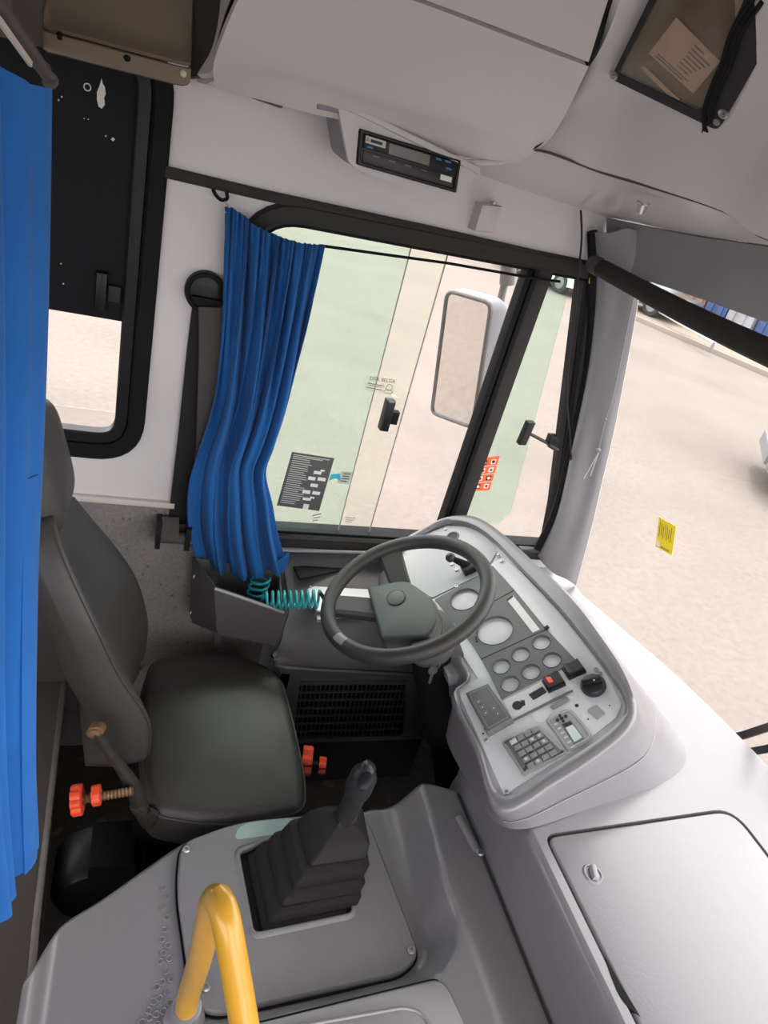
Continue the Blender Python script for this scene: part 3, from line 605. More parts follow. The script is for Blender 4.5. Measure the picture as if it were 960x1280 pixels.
# document pouch
PF = F((0.6705, 1.1800, 2.0845), (0.6182, -0.7571, -0.2110), (-0.5596, -0.6125, 0.5583), (-0.5519, -0.2271, -0.8024))
dp = empty('document_pouch', PF.o, 'clear vinyl document pouch with black binding fixed to the corner cabinet', 'pouch')
po = rounded([(0.0017, -0.0006), (0.2013, 0.0059), (0.2285, 0.1652), (0.2446, 0.2672), (0.0725, 0.2654), (0.0499, 0.1605)], 0.012, 4)
pi_ = rounded([(0.0153, 0.0175), (0.1654, 0.0236), (0.1738, 0.0709), (0.175, 0.1617), (0.1847, 0.2414), (0.0701, 0.25), (0.0595, 0.1586)], 0.006, 4)
bm = B(); prism(bm, PF, po, -0.006, 0.0, 0.002); obj('backing', bm, M['pouchback'], dp)
bm = B(); holed(bm, PF, po, [pi_], 0.0, 0.006); obj('binding', bm, M['pouchtrim'], dp)
R = cr([PF.p(a, b, 0.008) for a, b in [(0.1744, 0.016), (0.1722, 0.0461), (0.1753, 0.0943), (0.1788, 0.1231), (0.1802, 0.1761), (0.1941, 0.2266)]], 30)
bm = B(); tube(bm, R, 0.004, 8); tube(bm, [p + PF.u * 0.012 for p in R], 0.0035, 8); obj('zip', bm, M['black'], dp)
bm = B(); prism(bm, PF, [(0.1705, 0.0202), (0.1799, 0.0224), (0.1838, 0.002), (0.1882, -0.0037), (0.1812, -0.0046), (0.1786, -0.0113), (0.1769, 0.0011)], 0.006, 0.009, 0.001); obj('zip_pull', bm, M['black'], dp)
bm = B(); prism(bm, PF, offset2(pi_, -0.002), 0.0045, 0.0052); obj('clear_front', bm, M['vinyl'], dp, smooth=False)
for px in [(0.0069, 0.0099), (0.2022, 0.0416)]:
    bm = B(); lathe(bm, PF.at(px[0], px[1], 0.006), [(0.0085, 0), (0.0085, 0.0015), (0.0045, 0.003), (0.004, 0.0012), (0.0018, 0.0012), (0.0014, 0.004)], 18); obj('press_stud', bm, M['steel'], dp)
for px in [(0.1957, 0.0206)]:
    bm = B(); lathe(bm, PF.at(px[0], px[1], 0.006), [(0.006, 0), (0.006, 0.001), (0.003, 0.0025)], 14); obj('press_stud', bm, M['tick'], dp)
# papers in the pouch (the code printed on the sheet is left out)
pp = [(0.094, 0.1493), (0.1731, 0.1163), (0.146, 0.0453), (0.0607, 0.0744)]
f = PF
bm = B(); prism(bm, f, pp, 0.0022, 0.0028); s1 = obj('paper_sheet', bm, M['paper'], label='pale printed sheet lying askew in the clear document pouch', cat='paper', smooth=False)
def bil(q, u, v):
    a = V(q[0]).lerp(V(q[1]), u); b = V(q[3]).lerp(V(q[2]), u); return tuple(a.lerp(b, v))
bm = B()
for k in range(7):
    u0, u1, v = 0.5, 0.72 + 0.04 * ((k * 5) % 6), 0.12 + 0.1 * k
    prism(bm, f, [bil(pp, u0, v), bil(pp, u1, v), bil(pp, u1, v + 0.035), bil(pp, u0, v + 0.035)], 0.0028, 0.0031)
for v, u1 in ((0.84, 0.8), (0.91, 0.72)):
    prism(bm, f, [bil(pp, 0.12, v), bil(pp, u1, v), bil(pp, u1, v + 0.03), bil(pp, 0.12, v + 0.03)], 0.0028, 0.0031)
obj('print_lines', bm, M['tick'], s1)
q2 = [(0.0559, 0.0504), (0.135, 0.019), (0.1311, 0.0105), (0.0511, 0.0434)]
bm = B(); prism(bm, f, q2, 0.0022, 0.0034); obj('paper_strip', bm, M['paper'], label='narrow folded paper strip low in the clear document pouch', cat='paper', smooth=False)
q3 = [(0.0577, 0.0571), (0.0693, 0.0744), (0.1438, 0.0426), (0.136, 0.0211)]
bm = B(); prism(bm, f, q3, 0.0008, 0.0016); obj('folded_slip', bm, M['pouchback'], label='brownish slip between the sheet and the paper strip in the clear pouch', cat='paper', smooth=False)

# luggage rack end behind the locker (brown moulded plastic) and dark partition head
rk = empty('luggage_rack', (-0.08, 1.4, 1.9), 'brown moulded end of a luggage rack with two black screws, top left', 'rack')
r0 = [(-0.203, 1.44, 1.9061), (-0.1993, 1.44, 1.8926), (-0.1779, 1.44, 1.8928), (-0.123, 1.44, 1.8939), (-0.0472, 1.44, 1.8966), (0.0132, 1.44, 1.8993), (0.0258, 1.44, 1.9075)]
r1 = [(-0.2041, 1.43, 1.9206), (-0.1994, 1.43, 1.9176), (-0.1772, 1.43, 1.9182), (-0.1234, 1.43, 1.9197), (-0.0488, 1.43, 1.9218), (0.0132, 1.43, 1.9244), (0.0261, 1.43, 1.9267)]
r2 = [(-0.2126, 1.47, 1.9684), (-0.2054, 1.47, 1.9489), (-0.1828, 1.47, 1.9487), (-0.1282, 1.47, 1.9507), (-0.0526, 1.47, 1.9535), (0.0102, 1.47, 1.9567), (0.0251, 1.47, 1.9679)]
r3 = [(-0.2234, 1.5, 2.042), (-0.2152, 1.5, 2.0238), (-0.1883, 1.5, 2.0265), (-0.1345, 1.5, 2.0318), (-0.0601, 1.5, 2.0373), (0.0014, 1.5, 2.0441), (0.0193, 1.5, 2.0493)]
bm = loft([r0, r1], 40, 3); thick(bm, 0.006); obj('bottom_lip', bm, M['bin'], rk)
bm = loft([[tuple(V(p) + V((0, 0.004, 0.002))) for p in r1], r2, r3], 40, 14); thick(bm, 0.006); obj('panel', bm, M['bin'], rk)
bm = B(); tube(bm, cr(r0, 40), 0.004, 8); obj('edge_bead', bm, M['maroon'], rk)
for px in [(-0.1771, 1.43, 1.9161), (-0.0748, 1.43, 1.9136)]:
    bm = B(); lathe(bm, F(V(px) + V((0, -0.001, 0)), (1, 0, 0), (0, 0, 1), (0, -1, 0)), [(0.006, -0.002), (0.006, 0.003), (0.003, 0.005)], 12); obj('screw', bm, M['black'], rk)
q = [(0.0155, 1.425, 1.9143)][0]
bm = B(); lathe(bm, F(q, (1, 0, 0), (0, 0, 1), (0, -1, 0)), [(0.006, -0.002), (0.005, 0.003), (0.001, 0.005)], 12); obj('plug', bm, M['cream'], rk, label='pale plug at the lip corner')

ph = empty('partition_rail', (-0.25, 1.0, 1.9), 'dark brown partition rail above the near blue curtain, top left corner', 'partition')
bm = B(); abox(bm, -0.60, -0.203, 1.18, 1.62, 1.893, 2.4, 0.01); obj('head_panel', bm, M['maroon'], ph)
rail = [(-0.117, 0.88, 1.8716)] + [(-0.1187, 0.86, 1.8746)] + [(-0.1235, 0.82, 1.8873)] + [(-0.1296, 0.77, 1.9033)] + [(-0.1351, 0.72, 1.9184)] + [(-0.1447, 0.6, 1.948)]
bm = B(); tube(bm, cr(rail, 30), 0.006, 10); obj('curtain_rail', bm, M['maroon'], ph)
bm = B(); tube(bm, [tuple(V(p) + V((-0.008, 0.016, 0.006))) for p in cr(rail, 30)], 0.007, 10); obj('rail_cover', bm, M['darkend'], ph)
bm = B(); tube(bm, [V(rail[0]) + V((0.0, 0.008, -0.002)), V(rail[0]) + V((0, -0.008, -0.004))], 0.007, 12); obj('rail_end', bm, M['maroon'], ph)
bm = B(); ribbon(bm, [tuple(V(p) + V((0.0, -0.02, -0.006))) for p in cr(rail, 30)][6:], (0, 0, 1), 0.005, 0.003); obj('runner_strip', bm, M['cream'], ph, label='chipped pale runner strip')

# ------------------------------------------------------------------ curtains
def curtain_side():
    top = cr([(0.1236, 1.575, 1.7025), (0.1486, 1.575, 1.7018), (0.1888, 1.575, 1.6816), (0.2428, 1.575, 1.6702), (0.297, 1.575, 1.6666), (0.3435, 1.575, 1.6713)], 240)
    le = cr([(0.1255, 1.6, 1.6994), (0.138, 1.6, 1.5818), (0.1524, 1.6, 1.4202), (0.1563, 1.6, 1.2597), (0.1389, 1.6, 1.1149), (0.1297, 1.6, 1.0206), (0.1397, 1.6, 0.911), (0.1707, 1.6, 0.8039)], 60)
    re = cr([(0.3403, 1.56, 1.6735), (0.3398, 1.56, 1.5965), (0.3378, 1.56, 1.5135), (0.3357, 1.56, 1.3964), (0.3314, 1.56, 1.2599), (0.3218, 1.56, 1.1652), (0.3131, 1.56, 1.0945), (0.3431, 1.56, 1.0056), (0.3726, 1.56, 0.9111), (0.4131, 1.56, 0.8114)], 60)
    bot = cr([(0.1675, 1.57, 0.8245), (0.2044, 1.57, 0.8005), (0.2579, 1.57, 0.7742), (0.3366, 1.57, 0.771), (0.4027, 1.57, 0.7866), (0.4157, 1.57, 0.8044)], 240)
    rows = []
    for j in range(60):
        t = j / 59; row = []
        for i in range(240):
            s = i / 239
            p = le[j].lerp(re[j], s)
            if t < 0.25: p = p + (top[i] - top[0].lerp(top[-1], s)) * (1 - t / 0.25) ** 2
            if t > 0.7: p = p + (bot[i] - bot[0].lerp(bot[-1], s)) * ((t - 0.7) / 0.3) ** 2
            k = min(1, t / 0.16)
            lo_ = sstep(0.15, 0.6, t); fold = (1 - lo_) * (math.sin(s * 2 * PI * 9.2 + 0.9 * math.sin(3 * t + s * 4) + 0.6) * 0.55 + 0.35 * math.sin(s * 2 * PI * 13.3 + 1.2 * t)) + lo_ * (0.75 * math.sin(s * 2 * PI * 4.6 + 1.1 * math.sin(2.4 * t + s * 5) + 0.6) + 0.35 * math.sin(s * 2 * PI * 9.1 + 2.2 * t))
            gath = math.sin(s * 2 * PI * 26 + 2 * math.sin(s * 9)) * 0.006
            amp = 0.032 * (0.3 + 0.7 * k)
            pin = 1 - 0.5 * math.exp(-((t - 0.74) / 0.12) ** 2)
            y = -amp * fold * pin * (0.3 + 0.7 * math.sin(PI * min(1, max(0, s)) ) ** 0.5) + gath * (1 - k) - 0.012 * math.sin(PI * s)
            row.append(p + V((0.004 * math.sin(s * 40 + 5 * t), y, 0)))
        rows.append(row)
    b = B(); grid(b, rows); thick(b, 0.002); return b
ct = empty('window_curtain', (0.25, 1.58, 0.76), 'gathered royal blue curtain drawn to the left of the driver window', 'curtain')
obj('cloth', curtain_side(), M['curtain'], ct, angle=80)
bm = loft([[(0.3711, 1.545, 0.8192), (0.39, 1.545, 0.8397), (0.4079, 1.545, 0.8654)], [(0.3847, 1.545, 0.7925), (0.4098, 1.545, 0.8053), (0.4134, 1.545, 0.8604)]], 12, 5); thick(bm, 0.003); obj('turned_corner', bm, M['curtain'], ct)
hp = [(0.1005, 1.6, 1.7254), (0.1085, 1.6, 1.7146), (0.121, 1.6, 1.7079), (0.1313, 1.6, 1.6942)]
bm = B(); tube(bm, cr([(0.0982, 1.62, 1.7255), (0.1062, 1.62, 1.7147), (0.1189, 1.62, 1.7079), (0.1299, 1.62, 1.7137), (0.1266, 1.62, 1.7257)], 16), 0.004, 8); obj('hook', bm, M['black'], ct)
bm = B(); tube(bm, cr([(0.1243, 1.6, 1.7087), (0.132, 1.6, 1.7008), (0.1289, 1.6, 1.6872), (0.1231, 1.6, 1.6924)], 12), 0.002, 8); obj('wire_hook', bm, M['steel'], ct)
bm = B(); tube(bm, [(0.3465, 1.62, 1.6616), (0.4999, 1.62, 1.6739), (0.663, 1.62, 1.6871), (0.8776, 1.62, 1.6975), (0.9774, 1.62, 1.7052)], 0.0034, 8)
obj('curtain_cord', bm, M['black'], label='black cord stretched along the top of the driver window', cat='cord')

def curtain_near():
    rows = []; nz = 70; nu = 160
    for j in range(nz):
        t = j / (nz - 1); row = []
        for i in range(nu):
            s = i / (nu - 1)
            d = s * 0.50
            zb = 0.765 - 0.02 * math.sin(s * 9); zt = 1.866 + 0.30 * max(0, d - 0.04); z = zt + (zb - zt) * t
            amp = 0.012 + 0.02 * t
            w_ = 0.8 * math.sin(d * 62 + 0.5 * t + 0.4) + 0.5 * math.sin(d * 151 + 1.5 * t)
            swing = -0.012 * math.sin(PI * t) + 0.004 * math.sin(7 * t)
            x = -0.107 - 0.33 * d + (amp * w_ * min(1, d * 26)) * 0.55 + swing * 0.6
            y = 0.80 - 0.94 * d + 0.018 * math.sin(t * 5) * (1 - s)
            row.append(V((x, y, z)))
        rows.append(row)
    b = B(); grid(b, rows); thick(b, 0.0025); return b
cn = empty('partition_curtain', (-0.18, 0.6, 0.74), 'bright blue partition curtain hanging close at the left edge', 'curtain')
obj('cloth', curtain_near(), M['curtain_near'], cn, angle=80)
def hem():
    rows = []
    for j in range(60):
        t = j / 59; z = 1.45 + (0.735 - 1.45) * t
        swing = -0.012 * math.sin(PI * (0.38 + 0.62 * t)) * 0.6
        y0 = 0.80 + 0.018 * math.sin((0.38 + 0.62 * t) * 5)
        rows.append([V((-0.112 + swing - 0.012 * s + 0.006 * math.sin(s * 3), y0 + 0.006 - 0.045 * s, z + 0.01 * s)) + V((0.004, -0.004, 0)) for s in (0, .25, .5, .75, 1)])
    b = B(); grid(b, rows); thick(b, 0.0025); return b
obj('side_hem', hem(), M['curtain_near'], cn, angle=80)
# ------------------------------------------------------------------ seat belt, reel and pocket on the side wall
sbt = empty('seat_belt', (0.11, 1.63, 0.55), 'black and grey seat belt hanging from its round wall guide beside the blue window curtain', 'seat belt')
q = [(0.1105, 1.63, 1.5051)][0]
f = F((q[0], 1.648, q[2]), (1, 0, 0), (0, 0, 1), (0, -1, 0))
bm = B(); lathe(bm, f, [(0.047, 0), (0.047, 0.010), (0.043, 0.018), (0.030, 0.022), (0.012, 0.023)], 32); obj('guide_cover', bm, M['blackgloss'], sbt)
bm = B(); ringplate(bm, f.at(0, 0, 0.02), circle(0, 0, 0.046, 28), circle(0, 0, 0.036, 28), 0, 0.006, 0.002); obj('guide_ring', bm, M['black'], sbt)
bm = B(); box(bm, f, -0.030, 0.040, -0.020, -0.008, 0.02, 0.034, 0.004); obj('guide_slot', bm, M['black'], sbt)
bp = cr([(0.1221, 1.615, 1.4781), (0.1352, 1.615, 1.3732), (0.1497, 1.615, 1.2095), (0.1621, 1.615, 1.0755), (0.1817, 1.615, 0.9311), (0.2096, 1.615, 0.7745)] + [(0.2313, 1.56, 0.7047), (0.2658, 1.56, 0.4908)], 40)
bm = B(); ribbon(bm, bp, [(1, 0.1 + 0.25 * i / 39, 0) for i in range(40)], [0.050 if i < 26 else 0.050 - 0.034 * (i - 26) / 13 for i in range(40)], 0.003); obj('lap_webbing', bm, M['belt'], sbt, label='grey webbing hanging straight down')
bm = B(); ribbon(bm, cr([(0.1027, 1.64, 1.4676), (0.1046, 1.64, 1.3394), (0.1105, 1.64, 1.1483), (0.1139, 1.64, 0.9842), (0.1174, 1.64, 0.8708)], 30), (1, 0.05, 0.05), [0.035 + 0.022 * i / 29 for i in range(30)], 0.003); obj('shoulder_webbing', bm, M['beltblack'], sbt, label='black webbing running back to the reel')
q = [(0.1035, 1.6, 0.8617)][0]
rlb = empty('belt_reel', (q[0], 1.64, q[2] - 0.035), 'black belt reel bracket on the grey carpet lining beside the curtain', 'reel')
f = F((q[0], 1.642, q[2]), (1, 0, 0), (0, 0, 1), (0, -1, 0))
for a in (-0.046, 0.030):
    bm = B(); box(bm, f, a, a + 0.014, -0.034, 0.036, 0.0, 0.07, 0.004); obj('side_plate', bm, M['blackgloss'], rlb)
bm = B(); tube(bm, [f.p(-0.034, -0.008, 0.045), f.p(0.032, -0.008, 0.045)], 0.017, 14); obj('spool', bm, M['belt'], rlb)
bm = B(); ribbon(bm, [f.p(-0.01, -0.0, 0.062), f.p(-0.01, 0.02, 0.045), f.p(-0.012, 0.04, 0.02)], (1, 0.15, 0), 0.045, 0.003); obj('webbing_end', bm, M['belt'], rlb)

# storage pocket
pk = empty('storage_pocket', (0.3, 1.5, 0.6), 'grey plastic storage pocket on the side wall under the window curtain', 'pocket')
fo = [(0.2084, 1.43, 0.817), (0.4026, 1.43, 0.7462), (0.4142, 1.43, 0.67), (0.405, 1.43, 0.62), (0.2562, 1.43, 0.6429), (0.2345, 1.43, 0.6621)]
bo = [(0.2077, 1.6, 0.7849), (0.4171, 1.6, 0.7543), (0.4296, 1.6, 0.6844), (0.4329, 1.6, 0.497), (0.3061, 1.6, 0.5257), (0.27, 1.6, 0.6166)]
bm = B()
outer = [V(p) for p in fo]
t0, t1, t2, t3 = V(fo[0]), V(fo[1]), V([(0.4124, 1.6, 0.7539)][0]), V([(0.1595, 1.6, 0.7896)][0])
b0, b1 = V(fo[5]), V(fo[3]); b2 = b1 + V((0.02, 0.16, 0.02)); b3 = V([(0.1718, 1.56, 0.5921)][0])
top = [t0, t0.lerp(t1, .5), t1, t1.lerp(t2, .5), t2, t2.lerp(t3, .5), t3, t3.lerp(t0, .5)]
bot = [b0, b0.lerp(b1, .5), b1, b1.lerp(b2, .5), b2, b2.lerp(b3, .5), b3, b3.lerp(b0, .5)]
ctr = sum(top, V()) / 8
inn = [p.lerp(ctr, 0.07) + V((0, 0, 0.0)) for p in top]; inb = [p.lerp(sum(bot, V()) / 8, 0.10) + V((0, 0, 0.02)) for p in bot]
grid(bm, [inb, inn, [p.lerp(ctr, 0.05) + V((0, 0, 0.004)) for p in top], [p.lerp(ctr, 0.01) + V((0, 0, 0.004)) for p in top], top, [p.lerp(q_, 0.85) for p, q_ in zip(top, bot)], [p.lerp(q_, 1.0).lerp(sum(bot, V()) / 8, 0.06) for p, q_ in zip(top, bot)]], closed_u=True, caps=True)
obj('body', bm, M['dash_dark'], pk, angle=30)
bm = B(); tube(bm, [t0 + V((0, -0.002, 0)), t1 + V((0, -0.002, 0))], 0.004, 8); obj('front_rim', bm, M['dash'], pk)
for px in [(0.1657, 1.5, 0.806), (0.1711, 1.5, 0.6848)]:
    screw('screw', F(V(px) + V((-0.004, -0.01, 0)), (0.3, 1, 0), (0, 0, 1), (-1, -0.4, 0)), 0, 0, 0, 0.006, pk)

# coiled teal air hose
ah = empty('air_hose', (0.42, 1.47, 0.74), 'coiled teal air hose springing from the wall pocket to the side console', 'hose')
A_ = V([(0.3576, 1.46, 0.7615)][0]); B_ = V([(0.4936, 1.43, 0.7947)][0]); ax = (B_ - A_); P = []
e1 = ax.normalized().orthogonal(); e1 = V((0, 0, 1)) - ax.normalized() * ax.normalized().z; e1.normalize(); e2 = ax.normalized().cross(e1)
for i in range(9 * 18 + 1):
    t = i / (9 * 18); a = 2 * PI * 9 * t
    P.append(A_ + ax * t + (e1 * math.cos(a) + e2 * math.sin(a)) * 0.023)
bm = B(); tube(bm, P, 0.0042, 8); obj('coil', bm, M['teal'], ah)
P = []; A2 = V([(0.3386, 1.52, 0.7273)][0]); B2 = V([(0.3483, 1.55, 0.7697)][0])
for i in range(3 * 18 + 1):
    t = i / 54; a = 2 * PI * 3 * t
    P.append(A2.lerp(B2, t) + V((math.cos(a) * 0.026, math.sin(a) * 0.024, 0)))
bm = B(); tube(bm, P, 0.0042, 8); obj('inner_coil', bm, M['teal'], ah)
bm = B(); tube(bm, cr([P[0], tuple(A_ + V((-0.015, 0.01, -0.012))), A_ + e1 * 0.023], 12), 0.0042, 8); obj('link', bm, M['teal'], ah)
bm = B(); tube(bm, cr([P and (B_ + e1 * 0.023)] + [(0.5042, 1.43, 0.798), (0.5185, 1.43, 0.7736)], 8), 0.006, 8); obj('fitting', bm, M['dirty'], ah)

# ------------------------------------------------------------------ side console under the driver window
sc_ = empty('side_console', (0.7, 1.5, 0.0), 'dark grey side console under the driver window with silver switch plates', 'console')
# section rows along X: wall edge, shelf, front edge of the top, face, lower lip
wall_e = [(0.40, 1.646, 0.80), (0.75, 1.646, 0.82), (1.15, 1.646, 0.84)]
shelf = [(0.4132, 1.585, 0.765), (0.618, 1.6573, 0.765)] + [(1.0, 1.62, 0.80)]
crest = [(0.4305, 1.475, 0.7019), (0.5267, 1.475, 0.6762), (0.6893, 1.475, 0.7123), (0.9081, 1.475, 0.7613)]
crest2 = [(0.4223, 1.46, 0.6851), (0.5275, 1.46, 0.6591), (0.6899, 1.46, 0.6945), (0.9085, 1.46, 0.7427)]
lip = [(0.4052, 1.415, 0.595), (0.4265, 1.415, 0.565), (0.6405, 1.415, 0.5475), (0.8914, 1.415, 0.5318)]
lip2 = [(0.4303, 1.425, 0.5247), (0.6526, 1.425, 0.5056), (0.9049, 1.425, 0.4984)]
bm = loft([wall_e, [(0.42, 1.60, 0.772), (0.75, 1.60, 0.775), (1.15, 1.6, 0.79)], [(0.43, 1.52, 0.73), (0.75, 1.53, 0.74), (1.15, 1.53, 0.76)], crest, crest2, [tuple(V(a).lerp(V(b), .5) + V((0, -0.006, 0))) for a, b in zip(cr(crest2, 4), cr(lip, 4))], lip, lip2], 40, 30, t=-0.006)
obj('body', bm, M['dash_dark'], sc_, angle=50)
bm = B(); tube(bm, cr([tuple(V(p) + V((0, -0.004, 0))) for p in lip], 20), 0.007, 8); obj('lower_edge', bm, M['dash_dark'], sc_)
bm = B(); tube(bm, cr([(0.3577, 1.625, 0.8176), (0.421, 1.625, 0.8169), (0.622, 1.625, 0.8266), (0.8296, 1.625, 0.8334)], 20), 0.0055, 8); obj('upper_bead', bm, M['dash'], sc_)
vf = [(0.37, 1.45, 0.56), (0.96, 1.45, 0.54), (0.98, 1.47, 0.0), (0.37, 1.47, 0.0)]
VF = F((0, 1.45, 0), (1, 0, 0), (0, 0, 1), (0, -1, 0))
bm = B(); holed(bm, VF, [(0.47, 0.2), (1.0, 0.2), (1.0, 0.55), (0.47, 0.55)], [rounded([(0.505, 0.468), (0.85, 0.468), (0.905, 0.22), (0.53, 0.22)], 0.02, 4)], -0.012, 0.0); obj('lower_panel', bm, M['dash_dark'], sc_, smooth=False)
bm = B(); box(bm, VF, 0.46, 0.99, 0.0, 0.20, -0.03, -0.01); obj('shade_panel', bm, M['black'], sc_)  # black colour stands in for the footwell shade below the vent
bm = B(); box(bm, VF, 0.46, 0.98, 0.02, 0.54, -0.06, -0.045); obj('vent_duct', bm, M['black'], sc_)
vg = obj('vent_grille', prism(B(), VF, [(0.505, 0.470), (0.85, 0.470), (0.85, 0.464), (0.505, 0.464)], -0.008, 0.004), M['dash_dark'], sc_)
slat_me = None
for k in range(7):
    z = 0.458 - 0.034 * k; o = B(); box(o, VF, 0.505 + 0.003 * k, 0.85 + 0.007 * k, z - 0.0025, z + 0.0025, -0.004, 0.002); obj('slat', o, M['dash_dark'], vg)
for k in range(24):
    x = 0.512 + 0.0147 * k; o = B(); prism(o, VF, [(x, 0.464), (x + 0.0022, 0.464), (x + 0.0282, 0.225), (x + 0.026, 0.225)], -0.006, 0.0); obj('bar', o, M['dash_dark'], vg)
# silver switch plates on the console
sp = [(0.4829, 1.5366, 0.745), (0.6707, 1.6393, 0.745), (0.7072, 1.4987, 0.745), (0.4966, 1.4397, 0.745)]
bm = B(); prism(bm, F((0, 0, 0.742), (1, 0, 0), (0, 1, 0)), rounded([(p[0], p[1]) for p in sp], 0.008, 3), 0.0, 0.006, 0.001); pl1 = obj('switch_plate', bm, M['silver'], sc_)
for px, r in zip([(0.4956, 1.545, 0.748), (0.6942, 1.6415, 0.748), (0.6447, 1.5758, 0.748)], (0.005, 0.005, 0.008)): screw('screw', F(px, (1, 0, 0), (0, 1, 0)), 0, 0, 0, r, pl1)
bm = B(); prism(bm, F((0, 0, 0.722), (1, 0, 0), (0, 1, 0)), [(p[0], p[1]) for p in [(0.4992, 1.4573, 0.725), (0.7246, 1.5249, 0.725), (0.7286, 1.4836, 0.725), (0.4971, 1.4192, 0.725)]], 0, 0.01, 0.002); obj('switch_plate', bm, M['dash'], sc_, label='grey front strip of the switch plate')
bm = B(); prism(bm, F((0, 0, 0.772), (1, 0, 0), (0, 1, 0)), [(p[0], p[1]) for p in [(0.4586, 1.5454, 0.78), (0.4485, 1.6032, 0.78), (0.637, 1.6423, 0.78), (0.6469, 1.6181, 0.78)]], 0, 0.006, 0.001); obj('tray_insert', bm, M['black'], sc_, label='black tray insert below the window')
bm = B(); tube(bm, cr([(0.393, 1.56, 0.782), (0.4094, 1.56, 0.7288), (0.4238, 1.56, 0.7003)], 8), 0.006, 8); obj('stay_pipe', bm, M['dirty'], sc_)

# ------------------------------------------------------------------ dashboard
DZ = 0.80
base = cr([(p[0] + 0.004, p[1], DZ) for p in gb], 40)
de = empty('dashboard', (1.1, 0.5, 0.3), 'light grey moulded dashboard along the windscreen with a large hatch lid', 'dashboard')
hat = [(0.816, -0.4), (1.335, -0.4), (1.335, 0.70), (0.816, 0.708)]
hat = rounded([(0.816, -0.4), (1.338, -0.4), (1.338, 0.712), (0.818, 0.690)], [0.0, 0.0, 0.06, 0.03], 6)
notch = [(0.82, 0.455, 0.8), (0.815, 0.4264, 0.8), (0.8131, 0.3986, 0.8), (0.8192, 0.3788, 0.8), (0.8317, 0.3642, 0.8)]
XYD = F((0, 0, DZ), (1, 0, 0), (0, 1, 0))
edge = [(1.588, -0.7)] + [(p.x, p.y) for p in reversed(base)][1:-1] + [(1.40, 1.60), (1.38, 1.65), (0.90, 1.648), (0.86, 1.3), (0.80, 1.02), (0.80, -0.7)]
bm = B(); holed(bm, XYD, edge, [hat], -0.03, 0.0); obj('top_panel', bm, M['dash'], de, angle=30)
# rounded left edge and the dark upright side
ys = [0.97, 0.9, 0.7, 0.4, 0.0, -0.4, -0.7]
sec = [(0.80, DZ), (0.793, DZ - 0.003), (0.787, DZ - 0.010), (0.784, DZ - 0.025), (0.785, DZ - 0.08), (0.788, 0.66), (0.79, 0.612), (0.784, 0.60), (0.784, 0.3)]
rows = []
for y in ys: rows.append([V((x, y, z)) for x, z in sec])
rows.insert(0, [V((x + 0.05, 1.02, z - 0.02)) for x, z in sec]); rows.insert(0, [V((x + 0.16, 1.03, z - 0.05)) for x, z in sec])
bm = B(); grid(bm, rows); thick(bm, 0.006); obj('side_panel', bm, M['cover'], de, angle=60)
bm = B(); tube(bm, [(0.782, 0.93, 0.606), (0.782, -0.5, 0.606)], 0.008, 8); obj('seam_bead', bm, M['dash_dark'], de)
lid_o = offset2(hat, 0.006)
bm = B(); prism(bm, XYD, lid_o, -0.022, 0.0005, 0.006, 3); hl = obj('hatch_lid', bm, M['dash'], de)
bm = B(); abox(bm, 0.81, 1.34, -0.5, 0.72, DZ - 0.06, DZ - 0.034); obj('hatch_tray', bm, M['black'], de)
q = [(0.8831, 0.5994, 0.8)][0]
ff = XYD.at(q[0], q[1], 0.0006)
bm = B(); lathe(bm, ff, [(0.021, 0.0), (0.019, 0.003), (0.016, 0.003), (0.0155, 0.0005), (0.003, 0.0005)], 28); kn = obj('turn_latch', bm, M['dash'], hl)
f = F(ff.o, (0.3, 1, 0), (-1, 0.3, 0)); f.n = V((0, 0, 1))
bm = B(); box(bm, f, -0.0135, 0.0135, -0.005, 0.005, 0.0, 0.013, 0.003); obj('latch_bar', bm, M['plate_grey'], kn)
npts = [(p[0], p[1]) for p in cr([(p[0], p[1], 0) for p in notch], 14)]
bm = B(); prism(bm, XYD, npts, -0.02, 0.0012); obj('finger_recess', bm, M['black'], de, label='dark finger recess at the hatch edge')
# raised bead between console and dash: hinge pin
q = [(0.7555, 0.863, 0.62), (0.7688, 0.7746, 0.62)]
hg = empty('hinge', q[1], 'grey hinge pin with a screw on the seam between dashboard and engine cover', 'hinge')
bm = B(); tube(bm, q, 0.011, 10); obj('barrel', bm, M['cover'], hg)
screw('screw', F(V(q[1]) + V((0, -0.006, 0.008)), (1, 0, 0), (0, 1, 0)), 0, 0, 0, 0.009, hg)

# ------------------------------------------------------------------ instrument cluster
IF = F((0.729, 0.74, 0.86), (0.8299, 0, 0.5579), (0, 1, 0), (-0.5579, 0, 0.8299))
ic = empty('instrument_cluster', (0.95, 1.1, 0.8), 'grey instrument cluster housing with a silver plate and empty round gauge holes', 'instrument panel')
inner = [(-0.0027, -0.0025), (0.1151, 0.007), (0.2144, 0.0212), (0.2816, 0.0415), (0.3075, 0.0727), (0.3168, 0.1485), (0.3169, 0.2424), (0.3114, 0.3685), (0.2912, 0.5574), (0.2733, 0.7086), (0.2432, 0.8031), (0.19, 0.8566), (0.1167, 0.8583), (0.0326, 0.8251), (-0.0283, 0.6726), (0.0475, 0.5875), (0.0384, 0.4638), (0.0491, 0.31), (0.0013, 0.2705), (0.0001, 0.1283)]
outer = [(-0.0206, -0.0242), (0.1056, -0.0204), (0.2057, -0.0044), (0.2817, 0.0178), (0.3199, 0.0542), (0.3401, 0.1269), (0.347, 0.2314), (0.3467, 0.3696), (0.3229, 0.5681), (0.299, 0.7193), (0.264, 0.8196), (0.199, 0.8696), (0.1159, 0.8741), (0.0275, 0.8434), (-0.0462, 0.6607), (0.0304, 0.5722), (0.0216, 0.4475), (0.0333, 0.2958), (-0.0123, 0.266), (-0.0152, 0.1174)]
